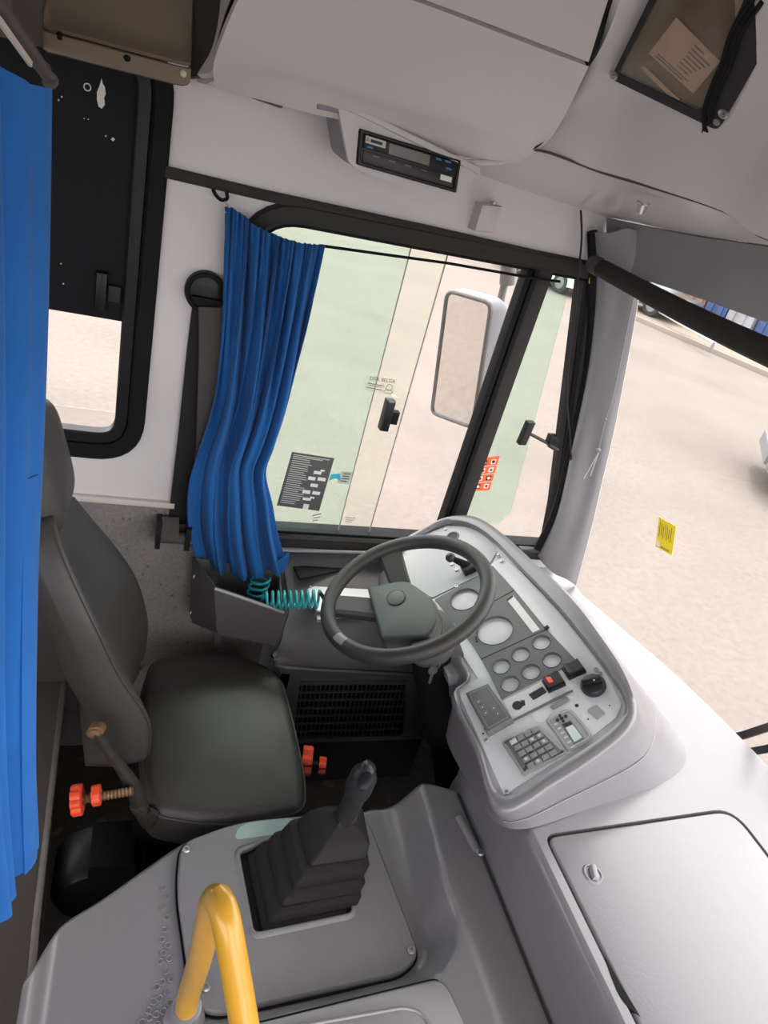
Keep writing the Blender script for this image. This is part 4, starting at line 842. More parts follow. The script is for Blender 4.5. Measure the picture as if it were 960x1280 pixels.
basep = [(0.75, 0.7083, 0.8), (0.9783, 0.742, 0.8), (1.1734, 0.7817, 0.8), (1.2953, 0.8353, 0.8), (1.3418, 0.9141, 0.8), (1.3352, 1.0392, 0.8), (1.3502, 1.2401, 0.8), (1.3509, 1.4523, 0.8)] + [(1.17, 1.55, .8), (1.03, 1.61, .8), (.95, 1.625, .8), (.86, 1.63, .8), (.78, 1.63, .79), (.72, 1.6, .76), (.70, 1.42, .74), (.74, 1.32, .76), (.75, 1.18, .76), (.79, 1.04, .76), (.735, 1.0, .74), (.735, .86, .75)]
NI = 160
rin = cr([IF.p(a, b, 0.0) for a, b in inner], NI, True)
lip_n = [0.006, 0.006, 0.006, 0.008, 0.014, 0.022, 0.024, 0.024, 0.022, 0.02, 0.018, 0.016, 0.012, 0.008, 0.004, 0.003, 0.003, 0.003, 0.004, 0.006]
rt = cr([IF.p(a, b, n) for (a, b), n in zip(inner, lip_n)], NI, True)
ro = cr([IF.p(a, b, n + 0.002) for (a, b), n in zip(outer, lip_n)], NI, True)
ro2 = cr([IF.p(a, b, n * 0.2) for (a, b), n in zip(offset2(outer, -0.004), lip_n)], NI, True)
rb = cr(basep, NI, True)
rm1 = [p.lerp(q_, 0.18) for p, q_ in zip(ro2, rb)]; rm2 = [p.lerp(q_, 0.62) + V((-0.004, 0, 0.006)) for p, q_ in zip(ro2, rb)]
rmid = [(p + q_) / 2 + IF.n * 0.004 for p, q_ in zip(rt, ro)]
bm = B(); grid(bm, [[p - IF.n * 0.02 for p in rin], rin, rt, rmid, ro, ro2, rm1, rm2, rb], closed_u=True); obj('housing', bm, M['dash'], ic, angle=60)
groove = [p.lerp(q_, 0.5) for p, q_ in zip(ro2, rb)]
bm = B(); tube(bm, [p + V((-0.002, -0.002, 0.002)) for p in groove[0:62]], 0.0014, 6); obj('seam_line', bm, M['dash'], ic)

holes = [([(0.1228, 0.5383)][0], 0.0375), ([(0.1505, 0.3975)][0], 0.0445)] + [(c, 0.0207) for c in [(0.1208, 0.2895), (0.1741, 0.2982), (0.2311, 0.3052), (0.1737, 0.2408), (0.2289, 0.2472), (0.1188, 0.2344)]]
# base plates (silver) and backing
far_pl = [(0.0411, 0.819), (0.1167, 0.8583), (0.1887, 0.8531), (0.2379, 0.8028), (0.2701, 0.7069), (0.2664, 0.6576), (0.2351, 0.6297), (0.1998, 0.6023), (0.0504, 0.596), (-0.0216, 0.679)]
near_pl = [(0.2346, 0.6226), (0.2673, 0.626), (0.2899, 0.5547), (0.309, 0.3639), (0.3137, 0.2364), (0.3132, 0.1457), (0.3021, 0.0757), (0.2758, 0.0531), (0.2087, 0.0364), (0.1141, 0.0191), (0.0289, 0.0061), (0.0007, 0.0014), (0.0024, 0.1293), (0.0046, 0.2687), (0.0592, 0.2886), (0.0457, 0.4593), (0.0418, 0.5441), (0.0484, 0.5903), (0.1986, 0.5994)]
near_h = rounded([(0.0561, 0.5785), (0.1922, 0.5894), (0.231, 0.6028), (0.2461, 0.494), (0.2563, 0.3351), (0.2693, 0.2209), (0.0907, 0.2158), (0.0846, 0.4056)], 0.004, 2)
bm = B(); holed(bm, IF, near_pl, [near_h], -0.003, 0.0); spn = obj('silver_plate', bm, M['silver'], ic, smooth=False)
bm = B(); prism(bm, IF, far_pl, -0.003, 0.001); spf = obj('grey_plate', bm, M['plate_grey'], ic, smooth=False)
bm = B(); prism(bm, IF, [(a * 1.0, b) for a, b in offset2(near_pl, -0.002)], -0.024, -0.02); obj('back_plate', bm, M['dash_dark'], ic, smooth=False)
def gauge_unit(P, hs, name='gauge_panel'):
    b = B(); holed(b, IF, P, [circle(c[0], c[1], r, 32) for c, r in hs], -0.012, 0.003); g = obj(name, b, M['gauge'], ic, smooth=False)
    for c, r in hs:
        b = B(); lathe(b, IF.at(c[0], c[1], -0.008), [(r - 0.0005, 0), (r - 0.0005, 0.001)], 28); obj('gauge_back', b, M['gauge_back'], g)
        b = B(); ringplate(b, IF.at(c[0], c[1], 0), circle(0, 0, r + 0.0016, 32), circle(0, 0, r - 0.0004, 32), 0.0025, 0.0042, 0.0008); obj('gauge_rim', b, M['dash_dark'], g)
    return g
gauge_unit([(0.0533, 0.5838), (0.1956, 0.5979), (0.2346, 0.6113), (0.2474, 0.4966), (0.1875, 0.4894), (0.0729, 0.4669)], holes[:1])
g2 = gauge_unit([(0.0739, 0.4633), (0.1864, 0.4869), (0.2479, 0.4928), (0.259, 0.3363), (0.0884, 0.3353), (0.0828, 0.4009)], holes[1:2])
gauge_unit([(0.0892, 0.3322), (0.2595, 0.3331), (0.2753, 0.2174), (0.0858, 0.2089)], holes[2:])
bm = B(); prism(bm, IF, [(0.2168, 0.4737), (0.2363, 0.4772), (0.245, 0.3421), (0.226, 0.3422)], 0.003, 0.0045); obj('blank_strip', bm, M['white'], g2, label='off white blank strip')
bm = B(); prism(bm, IF, [(0.2168, 0.4737), (0.2346, 0.4784), (0.2346, 0.4734), (0.2163, 0.4675)], 0.0046, 0.0052); obj('strip_slot_mark', bm, M['ink'], g2)  # thin dark mark across the end of the white strip
bm = B(); prism(bm, IF, [(0.2552, 0.3415), (0.2665, 0.3431), (0.2665, 0.3345), (0.2552, 0.3328)], 0.003, 0.007, 0.001); obj('peg', bm, M['ink'], g2)
bm = B(); prism(bm, IF, [(0.0987, 0.4028), (0.103, 0.4031), (0.1009, 0.3869), (0.0965, 0.3867)], 0.003, 0.006); obj('trip_pin', bm, M['ink'], g2)
# switch strip
st = [(0.0864, 0.2014), (0.2778, 0.2108), (0.2788, 0.1875), (0.2326, 0.1556), (0.086, 0.1485)]
bm = B(); prism(bm, IF, st, 0.0, 0.002); strip = obj('switch_strip', bm, M['silver'], ic, smooth=False)
bm = B(); prism(bm, IF, [(0.0834, 0.1466), (0.2311, 0.1529), (0.2304, 0.1497), (0.0829, 0.1435)], 0.0, 0.0035); obj('strip_edge', bm, M['gauge'], strip)
c = [(0.1099, 0.1756)][0]
cross = circle(c[0], c[1], 0.0115, 16)
bm = B(); prism(bm, IF, cross, 0.002, 0.0027); prism(bm, IF, [(0.1216, 0.1844), (0.1293, 0.1801), (0.1257, 0.1681), (0.1177, 0.1678)], 0.002, 0.0027); obj('cut_out', bm, M['ink'], strip)
bm = B(); prism(bm, IF, [(0.1432, 0.189), (0.1783, 0.1933), (0.181, 0.175), (0.1461, 0.1708)], 0.002, 0.0027); obj('cut_out', bm, M['ink'], strip)
tp_ = [((p - IF.o).dot(IF.u), (p - IF.o).dot(IF.v)) for p in rin]
bm = B(); prism(bm, IF, offset2(tp_, -0.004), -0.008, -0.0045); obj('surround_plate', bm, M['silver'], ic, smooth=False)
# rocker switches
def rocker(px, label, dot, size=(0.021, 0.016)):
    o = empty('rocker_switch', IF.p(px[0], px[1], 0.002), label, 'switch', 'rocker switches on the silver panel')
    f = F(IF.p(px[0], px[1], 0.002), IF.u, IF.v, IF.n); f.u = (IF.v * -0.86 + IF.u * 0.5).normalized(); f.v = f.n.cross(f.u)
    f = F(IF.p(px[0], px[1], 0.002), IF.u, IF.v, IF.n)
    b = B(); box(b, f, -size[0], size[0], -size[1], size[1], 0, 0.012, 0.003); body = obj('body', b, M['blackgloss'], o)
    b = B(); grid(b, [[f.p(a, bb, h) for a, h in ((-size[0] * .8, 0.011), (-size[0] * .8, 0.024), (0.0, 0.017), (size[0] * .8, 0.021), (size[0] * .8, 0.011))] for bb in (-size[1] * .8, size[1] * .8)]); 
    b2 = B(); P = [(-size[0] * .85, 0.011), (-size[0] * .85, 0.024), (0.0, 0.017), (size[0] * .85, 0.021), (size[0] * .85, 0.011)]
    b.free(); grid(b2, [[f.p(a, bb, h) for a, h in P] for bb in (-size[1] * .8, size[1] * .8)], closed_u=True, caps=True); obj('rocker', b2, M['knob'], o)
    if dot:
        b = B(); prism(b, F(f.p(-0.008, 0.0, 0.0212), f.p(0, 0, 0.017) - f.p(-size[0] * .85, 0, 0.024), f.v), rrect(-0.006, -0.008, 0.006, 0.008, 0.002, 3), -0.001, 0.0012); obj('red_lens', b, M['red'], o)
    return o
rocker([(0.204, 0.1861)][0], 'black rocker switch with a red lens on the silver panel', True)
rocker([(0.2574, 0.1949)][0], 'plain black rocker switch beside the round headlight knob', False)
# round light knob
p = [(0.2735, 0.1396)][0]
lk2 = empty('light_knob', IF.p(p[0], p[1], 0), 'round black headlight knob on the silver panel', 'knob')
bm = B(); lathe(bm, IF.at(p[0], p[1], 0), [(0.026, 0), (0.027, 0.004), (0.026, 0.012), (0.024, 0.015), (0.02, 0.016)], 32); obj('dial', bm, M['knob'], lk2)
f = F(IF.p(p[0], p[1], 0.016), IF.u * 0.95 - IF.v * 0.3, IF.n.cross(IF.u * 0.95 - IF.v * 0.3), IF.n)
bm = B(); box(bm, f, -0.022, 0.020, -0.006, 0.006, 0, 0.012, 0.003); obj('grip', bm, M['blackgloss'], lk2)
bm = B(); lathe(bm, IF.at(p[0] + 0.003, p[1] - 0.004, 0.028), [(0.002, 0), (0.0015, 0.0006)], 10); obj('index_dot', bm, M['white'], lk2)
# badges
bm = B(); prism(bm, IF, rounded([(0.1692, 0.1397), (0.2122, 0.1459), (0.2149, 0.1328), (0.1729, 0.1285)], 0.003, 3), 0, 0.003, 0.001); obj('badge_plate', bm, M['key'], spn, label='small grey bar plate')
bm = B(); prism(bm, IF, rounded([(0.233, 0.0936), (0.2567, 0.0962), (0.2626, 0.071), (0.2411, 0.0653)], 0.003, 3), 0, 0.003, 0.001); obj('blank_cap', bm, M['unit'], spn, label='grey square blanking cap')
c = [(0.143, 0.129)][0]
bm = B(); prism(bm, IF, circle(c[0], c[1], 0.0165, 28), 0, 0.0006); obj('round_sticker', bm, M['white'], spn, label='pale round sticker')
for a, r in zip([(0.2209, 0.1159), (0.2251, 0.076), (0.2792, 0.0839)], (0.004, 0.0018, 0.0018)):
    bm = B(); prism(bm, IF, circle(a[0], a[1], r, 12), 0, 0.0007); obj('screw_hole', bm, M['ink'], spn)
for a in [(0.3005, 0.1774), (0.3026, 0.1639), (0.0154, 0.1289), (0.0091, 0.0047)]: screw('screw', IF, a[0], a[1], 0.0, 0.005, spn)
for a in [(0.0158, 0.1482), (0.0234, 0.1574)]:
    bm = B(); prism(bm, IF, circle(a[0], a[1], 0.0022, 10), 0, 0.0007); obj('screw_hole', bm, M['ink'], spn)
for a in [(0.1762, 0.8403), (0.265, 0.643), (0.1438, 0.6557), (0.1208, 0.5947), (0.2623, 0.6144), (0.1399, 0.6849)]: screw('screw', IF, a[0], a[1], 0.001, 0.0055, spf)
c = [(0.1834, 0.7957)][0]
bm = B(); ringplate(bm, IF.at(c[0], c[1], 0.001), circle(0, 0, 0.020, 24), circle(0, 0, 0.015, 24), 0, 0.003, 0.001); obj('hole_rim', bm, M['gauge'], spf)
bm = B(); prism(bm, IF, circle(c[0], c[1], 0.0155, 24), 0.0005, 0.0016); obj('cut_out', bm, M['ink'], spf)

# display module left on the panel (dark)
sm = empty('symbol_module', IF.p(0.03, 0.17, 0), 'dark grey module with four small symbols at the knee side of the silver panel', 'module')
mp_ = [(0.0188, 0.2495), (0.0738, 0.2481), (0.0853, 0.1407), (0.0243, 0.1338)]
bm = B(); prism(bm, IF, mp_, 0.0, 0.020, 0.002); obj('case', bm, M['gauge'], sm)
mi = offset2(mp_, 0.007); mo = offset2(mp_, 0.0058)
bm = B(); ringplate(bm, IF, mo, mi, 0.0195, 0.0206); obj('border_line', bm, M['unit'], sm)
for a in [(0.036, 0.2135), (0.0384, 0.1957), (0.0392, 0.1791), (0.0596, 0.1818), (0.0618, 0.1646)]:
    bm = B(); f = IF.at(a[0], a[1], 0.0195); ringplate(bm, f, [(-.005, -.005), (.005, -.005), (.005, .005), (-.005, .005)], [(-.0036, -.0036), (.0036, -.0036), (.0036, .0036), (-.0036, .0036)], 0, 0.0012); ic_ = obj('symbol', bm, M['tick'], sm)
    bm = B(); prism(bm, f, [(-.002, -.002), (.002, -.001), (.0005, .002)], 0, 0.0012); obj('symbol_mark', bm, M['white'], ic_)
# keypad
kp = empty('keypad', IF.p(0.06, 0.04, 0), 'grey keypad of twenty square keys on the silver panel', 'keypad')
ko = rounded([(0.0422, 0.1086), (0.1291, 0.1079), (0.1527, 0.0251), (0.0524, 0.0191)], 0.004, 3)
bm = B(); prism(bm, IF, ko, 0, 0.006, 0.002); obj('frame', bm, M['unit'], kp)
bm = B(); prism(bm, IF, offset2(ko, 0.007), 0.006, 0.0066); obj('key_bed', bm, M['gauge'], kp)
kc = [(0.0654, 0.0955), (0.1164, 0.0984), (0.1259, 0.0347), (0.074, 0.0305)]
me_key = None
for r in range(5):
    for c in range(4):
        x, y = bil(kc, c / 3, r / 4); f = IF.at(x, y, 0.0066)
        e1 = (V(kc[1]) - V(kc[0])); f.u = (IF.u * e1.x + IF.v * e1.y).normalized(); f.v = f.n.cross(f.u)
        light = (r, c) in ((0, 0), (1, 3), (2, 3), (1, 2), (3, 0), (4, 1))
        bm = B(); box(bm, f, -0.0074, 0.0074, -0.0052, 0.0052, 0, 0.0035, 0.001); k_ = obj('key', bm, M['key_light'] if (r, c) == (0, 0) else M['key'], kp)
        if light and (r, c) != (0, 0):
            bm = B(); prism(bm, f, circle(0, 0, 0.0036, 10), 0.0035, 0.0039); obj('key_mark', bm, M['key_light'], k_)
# display unit
du = empty('display_unit', IF.p(0.14, 0.02, 0), 'grey trip display unit with arrow buttons beside the keypad', 'display')
do = rounded([(0.1459, 0.112), (0.1964, 0.1157), (0.2048, 0.1067), (0.2116, 0.0747), (0.2136, 0.0358), (0.2029, 0.0292), (0.1585, 0.026), (0.1536, 0.0305)], 0.004, 3)
bm = B(); prism(bm, IF, do, 0, 0.006, 0.002); obj('case', bm, M['unit'], du)
do2 = offset2(do, 0.005)
bm = B(); ringplate(bm, IF, offset2(do, 0.004), do2, 0.0055, 0.0072); obj('border_line', bm, M['key_light'], du)
sw = [(0.1723, 0.0849), (0.1901, 0.0839), (0.1942, 0.0377), (0.1737, 0.0361)]
bm = B(); prism(bm, IF, offset2(sw, -0.002), 0.006, 0.0068); obj('screen_frame', bm, M['gauge'], du)
bm = B(); prism(bm, IF, [(0.1723, 0.0849), (0.1901, 0.0839), (0.1913, 0.0725), (0.1744, 0.0751)], 0.0068, 0.0072); obj('screen_top', bm, M['ink'], du)
bm = B(); prism(bm, IF, [(0.1744, 0.0751), (0.1908, 0.0749), (0.1937, 0.04), (0.1746, 0.0377)], 0.0068, 0.0074); obj('screen', bm, M['gauge_back'], du)
c = [(0.1778, 0.0992)][0]
for dx, dy, s in ((0, 0, .0040), (.0095, 0, .0036), (-.0095, 0, .0036), (0, .0075, .003), (0, -.0075, .003)):
    bm = B(); prism(bm, IF, circle(c[0] + dx, c[1] + dy, s, 8), 0.006, 0.0085, 0.0008); obj('arrow_button', bm, M['ink'], du)
for k in range(6):
    a = bil([(0.1578, 0.0925), (0.1653, 0.0928), (0.1712, 0.0314), (0.164, 0.0311)], 0.5, k / 5)
    bm = B(); prism(bm, IF, [(a[0] - .004, a[1] - .002), (a[0] + .004, a[1] - .002), (a[0] + .004, a[1] + .002), (a[0] - .004, a[1] + .002)], 0.006, 0.0066); obj('label_mark', bm, M['key_light'], du)

# parking brake lever on the far plate
c = [(0.1775, 0.6361)][0]; bq = [(0.1395, 0.6583)][0]
bl2 = empty('brake_lever', IF.p(c[0], c[1], 0), 'small black ball-ended lever behind the steering wheel rim', 'lever')
f = IF.at(c[0], c[1], 0)
bm = B(); box(bm, f, -0.022, 0.026, -0.018, 0.018, 0, 0.022, 0.005); obj('base', bm, M['blackgloss'], bl2)
bm = B(); tube(bm, [f.p(0, 0, 0.012), IF.p(bq[0], bq[1], 0.05)], [0.012, 0.007], 12); obj('stem', bm, M['black'], bl2)
bm = B(); bmesh.ops.create_uvsphere(bm, u_segments=20, v_segments=12, radius=0.0135, matrix=Matrix.Translation(IF.p(bq[0], bq[1], 0.05))); obj('ball', bm, M['knob'], bl2)

# ------------------------------------------------------------------ steering wheel, column and key
tn = math.radians(29.75)
SN = V((-math.sin(tn), 0.0268, math.cos(tn))).normalized()
SW = F((0.6256, 1.2085, 0.9916), V((0, 1, 0)).cross(SN), SN.cross(V((0, 1, 0)).cross(SN)), SN)
swl = empty('steering_wheel', (0.66, 1.21, 0.93), 'dark worn three-spoke steering wheel with a grey hub pad', 'steering wheel')
RR = 0.1965
bm = B(); tube(bm, [SW.p(RR * math.cos(2 * PI * i / 72), RR * math.sin(2 * PI * i / 72), 0) for i in range(72)], 0.0186, 16, closed=True); rim = obj('rim', bm, M['wheel'], swl)
hubP = rounded([(-0.083, 0.101), (0.018, 0.074), (0.060, -0.033), (0.046, -0.110), (0.006, -0.147), (-0.095, -0.096), (-0.090, -0.02)], [0.012, 0.03, 0.05, 0.03, 0.02, 0.012, 0.03], 5)
bm = B(); pad(bm, SW.at(0, 0, -0.06), offset2(hubP, 0.001), 0.0, 0.045, 0.009, 0.005, 0.004); hub = obj('hub_pad', bm, M['hub'], swl)
bm = B(); pad(bm, SW.at(0, 0, -0.068), offset2(hubP, -0.004), 0.0, 0.016, 0.006, 0.0, 0.004); obj('pad_base', bm, M['spoke'], swl)
f = SW.at(-0.0255, 0.012, -0.0102)
c2, s2 = math.cos(-0.45), math.sin(-0.45)
ov = [(math.cos(t) * 0.0215, math.sin(t) * 0.026) for t in [2 * PI * k / 32 for k in range(32)]]
bm = B(); tube(bm, [f.p(a * 1.02, b * 1.02, 0.0012) for a, b in ov], 0.0012, 6, closed=True); em = obj('oval_emblem', bm, M['ink'], hub)
bm = B(); prism(bm, f, ov, 0.0005, 0.0026, 0.001); obj('emblem_face', bm, M['hub'], em)
def spoke(P, wd, h0=-0.052):
    rows = []
    n = 14; C = cr([SW.p(a, b, c) for a, b, c in P], n)
    W2 = [wd[0] + (wd[1] - wd[0]) * (i / (n - 1)) for i in range(n)]
    b = B(); d = C[-1] - C[0]; wv = SW.n.cross(d).normalized()
    for i in range(n):
        h = W2[i]; tk = 0.012
        sec = [(-h, -tk), (-h * .7, -tk * 1.3), (h * .7, -tk * 1.3), (h, -tk), (h, tk * .3), (h * .8, tk), (-h * .8, tk), (-h, tk * .3)]
        rows.append([C[i] + wv * x + SW.n * y for x, y in sec])
    grid(b, rows, closed_u=True, caps=True); return obj('spoke', b, M['spoke'], swl)
spoke([(0.0, 0.06, -0.055), (0.002, 0.12, -0.035), (0.007, 0.196, -0.004)], (0.024, 0.032))
spoke([(-0.05, 0.03, -0.058), (-0.11, 0.052, -0.035), (-0.186, 0.072, -0.004)], (0.034, 0.030))
spoke([(-0.01, -0.09, -0.055), (-0.012, -0.14, -0.035), (-0.012, -0.196, -0.004)], (0.026, 0.029))
bm = B(); tube(bm, [SW.p(RR * math.cos(a), RR * math.sin(a), 0.0035) for a in [math.radians(199 + k * 1.4) for k in range(8)]], 0.0164, 10); obj('scuff', bm, M['key'], rim, label='pale worn patch on the lower left of the rim')

colm = empty('steering_shaft', (0.9, 1.18, 0.3), 'dark steering column shroud with an ignition lock under the wheel', 'steering shaft')
bm = B(); lathe(bm, SW.at(0.012, -0.055, -0.15), [(0.055, 0), (0.070, 0.03), (0.072, 0.06), (0.066, 0.078), (0.045, 0.086)], 32); obj('shroud', bm, M['hub'], colm)
bm = B(); tube(bm, [SW.p(0.012, -0.05, -0.14), (0.82, 1.17, 0.66), (0.93, 1.18, 0.44), (1.05, 1.2, 0.12)], [0.052, 0.07, 0.07, 0.06], 24); obj('boot', bm, M['black'], colm)
q = [(0.7174, 1.14, 0.9253), (0.7417, 1.14, 0.936), (0.8025, 1.14, 0.8385), (0.7815, 1.14, 0.8276)]
f = F(q[0], V(q[1]) - V(q[0]), V(q[3]) - V(q[0])); 
bm = B(); box(bm, f, 0, 0.03, -0.02, 0.085, -0.03, 0.0, 0.004); obj('control_box', bm, M['hub'], colm)
bm = B(); tube(bm, [f.p(0.012, 0.01, -0.01), SW.p(0.03, -0.08, -0.11)], 0.014, 10); obj('stalk_arm', bm, M['black'], colm)
q = [(0.7298, 1.12, 0.8566), (0.7753, 1.12, 0.8701), (0.8099, 1.12, 0.8199), (0.7471, 1.12, 0.809)]
f = F(q[0], V(q[1]) - V(q[0]), V(q[3]) - V(q[0]))
bm = B(); box(bm, f, 0, 0.05, 0, 0.03, -0.05, 0.0, 0.006); obj('lock_cover', bm, M['plate_grey'], colm)
q = [(0.6989, 1.1, 0.8852)][0]
bm = B(); lathe(bm, F(q, (1, 0, 0.3), (0, 0.3, 1), (-0.3, -1, 0.2)), [(0.014, -0.03), (0.014, 0.004), (0.011, 0.007), (0.004, 0.007)], 20); obj('ignition_lock', bm, M['steel'], colm)
ky = empty('ignition_key', [(0.7019, 1.08, 0.8194)][0], 'steel key hanging from the ignition lock below the steering wheel', 'key')
q = [(0.6922, 1.085, 0.8966), (0.6921, 1.085, 0.8637), (0.6978, 1.085, 0.8039)]
bm = B(); ringplate(bm, F((V(q[0]) + V(q[1])) / 2 + V((0.002, 0, 0)), (1, 0, 0), (0, 0, 1), (0.3, -1, 0)), circle(0, 0, 0.0125, 20), circle(0, 0, 0.0105, 20), -0.001, 0.001); obj('split_ring', bm, M['steel'], ky)
kd = (V(q[2]) - V(q[1])).normalized(); f = F(q[1], kd.cross(V((0, 1, 0))), kd, (0, -1, 0))
bm = B(); ringplate(bm, f, [(0.0115 * math.cos(t), 0.013 * math.sin(t)) for t in [2 * PI * k / 20 for k in range(20)]], circle(0, -0.006, 0.003, 20), -0.0015, 0.0015); obj('bow', bm, M['steel'], ky)
bm = B(); prism(bm, f, [(-0.0035, 0.011), (0.0035, 0.011), (0.004, 0.02), (0.0025, 0.024), (0.004, 0.028), (0.0025, 0.033), (0.004, 0.037), (0.0, 0.044), (-0.0035, 0.040)], -0.0011, 0.0011); obj('blade', bm, M['steel'], ky)
bm = B(); tube(bm, cr([(0.8208, 1, 0.6806), (0.8244, 1, 0.631), (0.8444, 1, 0.5787), (0.875, 1, 0.5361), (0.9, 1, 0.5182)], 16), 0.006, 8)
obj('cable_loop', bm, M['cargrey'], label='grey cable looping out below the instrument cluster', cat='cable')

# ------------------------------------------------------------------ engine cover
far = cr([(-0.105, 0.712)] + [(p[0], p[1]) and (p[0], p[1], 0) for p in [(-0.0814, 0.7453, 0.56)]] and [(-0.112, 0.70, 0)] + [(p[0], p[1], 0) for p in [(-0.0646, 0.7672, 0.555), (0.0059, 0.8128, 0.555), (0.0763, 0.8622, 0.555), (0.146, 0.9084, 0.555), (0.2075, 0.933, 0.555), (0.2733, 0.945, 0.555), (0.3996, 0.949, 0.555), (0.5331, 0.949, 0.555), (0.5881, 0.9621, 0.555)]] + [(p[0], p[1], 0) for p in [(0.6451, 0.9563, 0.595), (0.7089, 0.9609, 0.595), (0.7674, 0.9456, 0.595), (0.7951, 0.9279, 0.595)]], 120)
def yfar(x):
    for a, b in zip(far, far[1:]):
        if a.x <= x <= b.x: return a.y + (b.y - a.y) * (x - a.x) / max(1e-6, b.x - a.x)
    return far[0].y if x < far[0].x else far[-1].y
def ztop(x, y):
    # distance outside the rounded recess that holds the gear plate
    xr = 0.602 + 0.02 * sstep(0.95, 0.6, y) ; yn = 0.592 - 0.06 * sstep(0.55, 0.15, x); r = 0.07
    dx = x - (xr - r); dy = (yn + r) - y
    d = math.hypot(max(dx, 0), max(dy, 0)) - r if (dx > 0 and dy > 0) else max(dx, dy) - r
    wd = 0.045 + 0.045 * sstep(0.65, 0.95, y)
    q_ = min(1, max(0, d / wd)); rise = (q_ * q_ * (1.6 - 0.6 * q_)) * (sstep(0.08, 0.24, x))
    z = 0.543 + (0.062 + 0.028 * sstep(0.58, 0.68, x)) * rise
    z -= 0.035 * sstep(-0.06, -0.108, x)
    z -= 0.014 * rise * max(0, x - 0.665) / 0.115
    return z
xs = [-0.112 + 0.008 * i for i in range(3)] + [-0.085 + (0.776 + 0.085) * i / 120 for i in range(121)]
rows = []
for x in xs:
    yf = yfar(x); col = []
    for dy, dz in ((0.0, -0.40), (0.0, -0.05), (0.0, -0.018), (-0.003, -0.008), (-0.009, -0.002)): col.append(V((x, yf + dy, ztop(x, yf - 0.012) + dz)))
    for j in range(100):
        y = yf - 0.014 - (yf - 0.014 + 0.35) * (j / 99) ** 1.25; col.append(V((x, y, ztop(x, y))))
    rows.append(col)
rows.insert(0, [V((p.x - 0.003, p.y, p.z - 0.03)) for p in rows[0]]); rows.insert(0, [V((p.x - 0.006, p.y, 0.1)) for p in rows[0]])
rows.append([V((p.x + 0.003, p.y, p.z - 0.006)) for p in rows[-1]]); rows.append([V((p.x + 0.001, p.y, 0.2)) for p in rows[-1]])
en = empty('engine_cover', (0.34, 0.4, 0.0), 'large grey moulded engine cover between the seat and the dashboard', 'engine cover')
bm = B(); grid(bm, rows); thick(bm, 0.005); obj('shell', bm, M['cover'], en, angle=70)
# little raised rings of the anti-slip pattern
random.seed(5)
pats = [(p[0], p[1]) for p in [(0.1142, 0.8145, 0.548), (0.1203, 0.7946, 0.548), (0.1131, 0.7767, 0.548), (0.1221, 0.7557, 0.548), (0.1179, 0.7339, 0.548), (0.1138, 0.7171, 0.548), (0.1238, 0.7044, 0.548), (0.1155, 0.6915, 0.548), (0.1267, 0.6817, 0.548), (0.1102, 0.6785, 0.548), (0.1213, 0.6608, 0.548), (0.1296, 0.6464, 0.548), (0.1147, 0.6433, 0.548), (0.1055, 0.6369, 0.548), (0.1229, 0.6266, 0.548), (0.1111, 0.6183, 0.548), (0.1006, 0.6148, 0.548), (0.1283, 0.6082, 0.548), (0.1179, 0.5975, 0.548), (0.1063, 0.5944, 0.548), (0.0948, 0.5913, 0.548), (0.1297, 0.586, 0.548), (0.1194, 0.5792, 0.548), (0.1078, 0.5786, 0.548), (0.0932, 0.6024, 0.548), (0.1441, 0.5935, 0.548), (0.0835, 0.5859, 0.548)]]
bm = B()
for a, b in pats: ringplate(bm, F((a, b, ztop(a, b) - 0.0002), (1, 0, 0), (0, 1, 0)), circle(0, 0, 0.0062, 12), circle(0, 0, 0.0040, 12), 0, 0.0024, 0.0006)
obj('antislip_ring', bm, M['cover'], en, kind='stuff')
# gear plate
GP = F((0, 0, 0.545), (1, 0, 0), (0, 1, 0))
go = rounded([(p[0], p[1]) for p in [(0.1468, 0.8981, 0.562), (0.2683, 0.9384, 0.562), (0.5298, 0.942, 0.562), (0.5656, 0.9119, 0.562), (0.5977, 0.6152, 0.562), (0.5506, 0.5882, 0.562), (0.2044, 0.5719, 0.562), (0.1651, 0.5913, 0.562), (0.1384, 0.8001, 0.562)]], [0.03, 0.06, 0.03, 0.03, 0.04, 0.03, 0.03, 0.03, 0.1], 6)
gh = rounded([(p[0], p[1]) for p in [(0.2642, 0.8654, 0.562), (0.3355, 0.8827, 0.562), (0.4874, 0.8785, 0.562), (0.4779, 0.7126, 0.562), (0.2795, 0.697, 0.562)]], 0.012, 4)
bm = B(); holed(bm, GP, offset2(go, 0.004), [gh], 0.0, 0.014); 
grid(bm, [[GP.p(a, b, c) for a, b in L] for L, c in ((go, 0.0), (go, 0.008), (offset2(go, 0.001), 0.012), (offset2(go, 0.004), 0.014))], closed_u=True)
gp = obj('gear_plate', bm, M['cover_worn'], en, angle=60)
bm = B(); prism(bm, GP, offset2(go, -0.004), 0.0, 0.0028); obj('plate_gasket', bm, M['black'], en)
ghn = offset2(gh, -0.012)
bm = B(); grid(bm, [[GP.p(a, b, c) for a, b in L] for L, c in ((gh, 0.0), (gh, 0.017), (offset2(gh, -0.003), 0.0205), (offset2(gh, -0.007), 0.019), (ghn, 0.0138))], closed_u=True); obj('collar', bm, M['cover_worn'], gp, angle=80)
mint = mat('mint_worn_paint', (0.36, 0.47, 0.45), 0.35, var=0.15, scale=30)
mp2 = [(p[0], p[1]) for p in [(0.255, 0.8933, 0.56), (0.2673, 0.9224, 0.56), (0.2889, 0.9323, 0.56), (0.3821, 0.9366, 0.56), (0.399, 0.9271, 0.56), (0.3771, 0.9013, 0.56)]]
bm = B(); prism(bm, GP, rounded(mp2, 0.02, 5), 0.0135, 0.0144); obj('worn_patch', bm, mint, gp, label='patch worn through to pale mint paint')
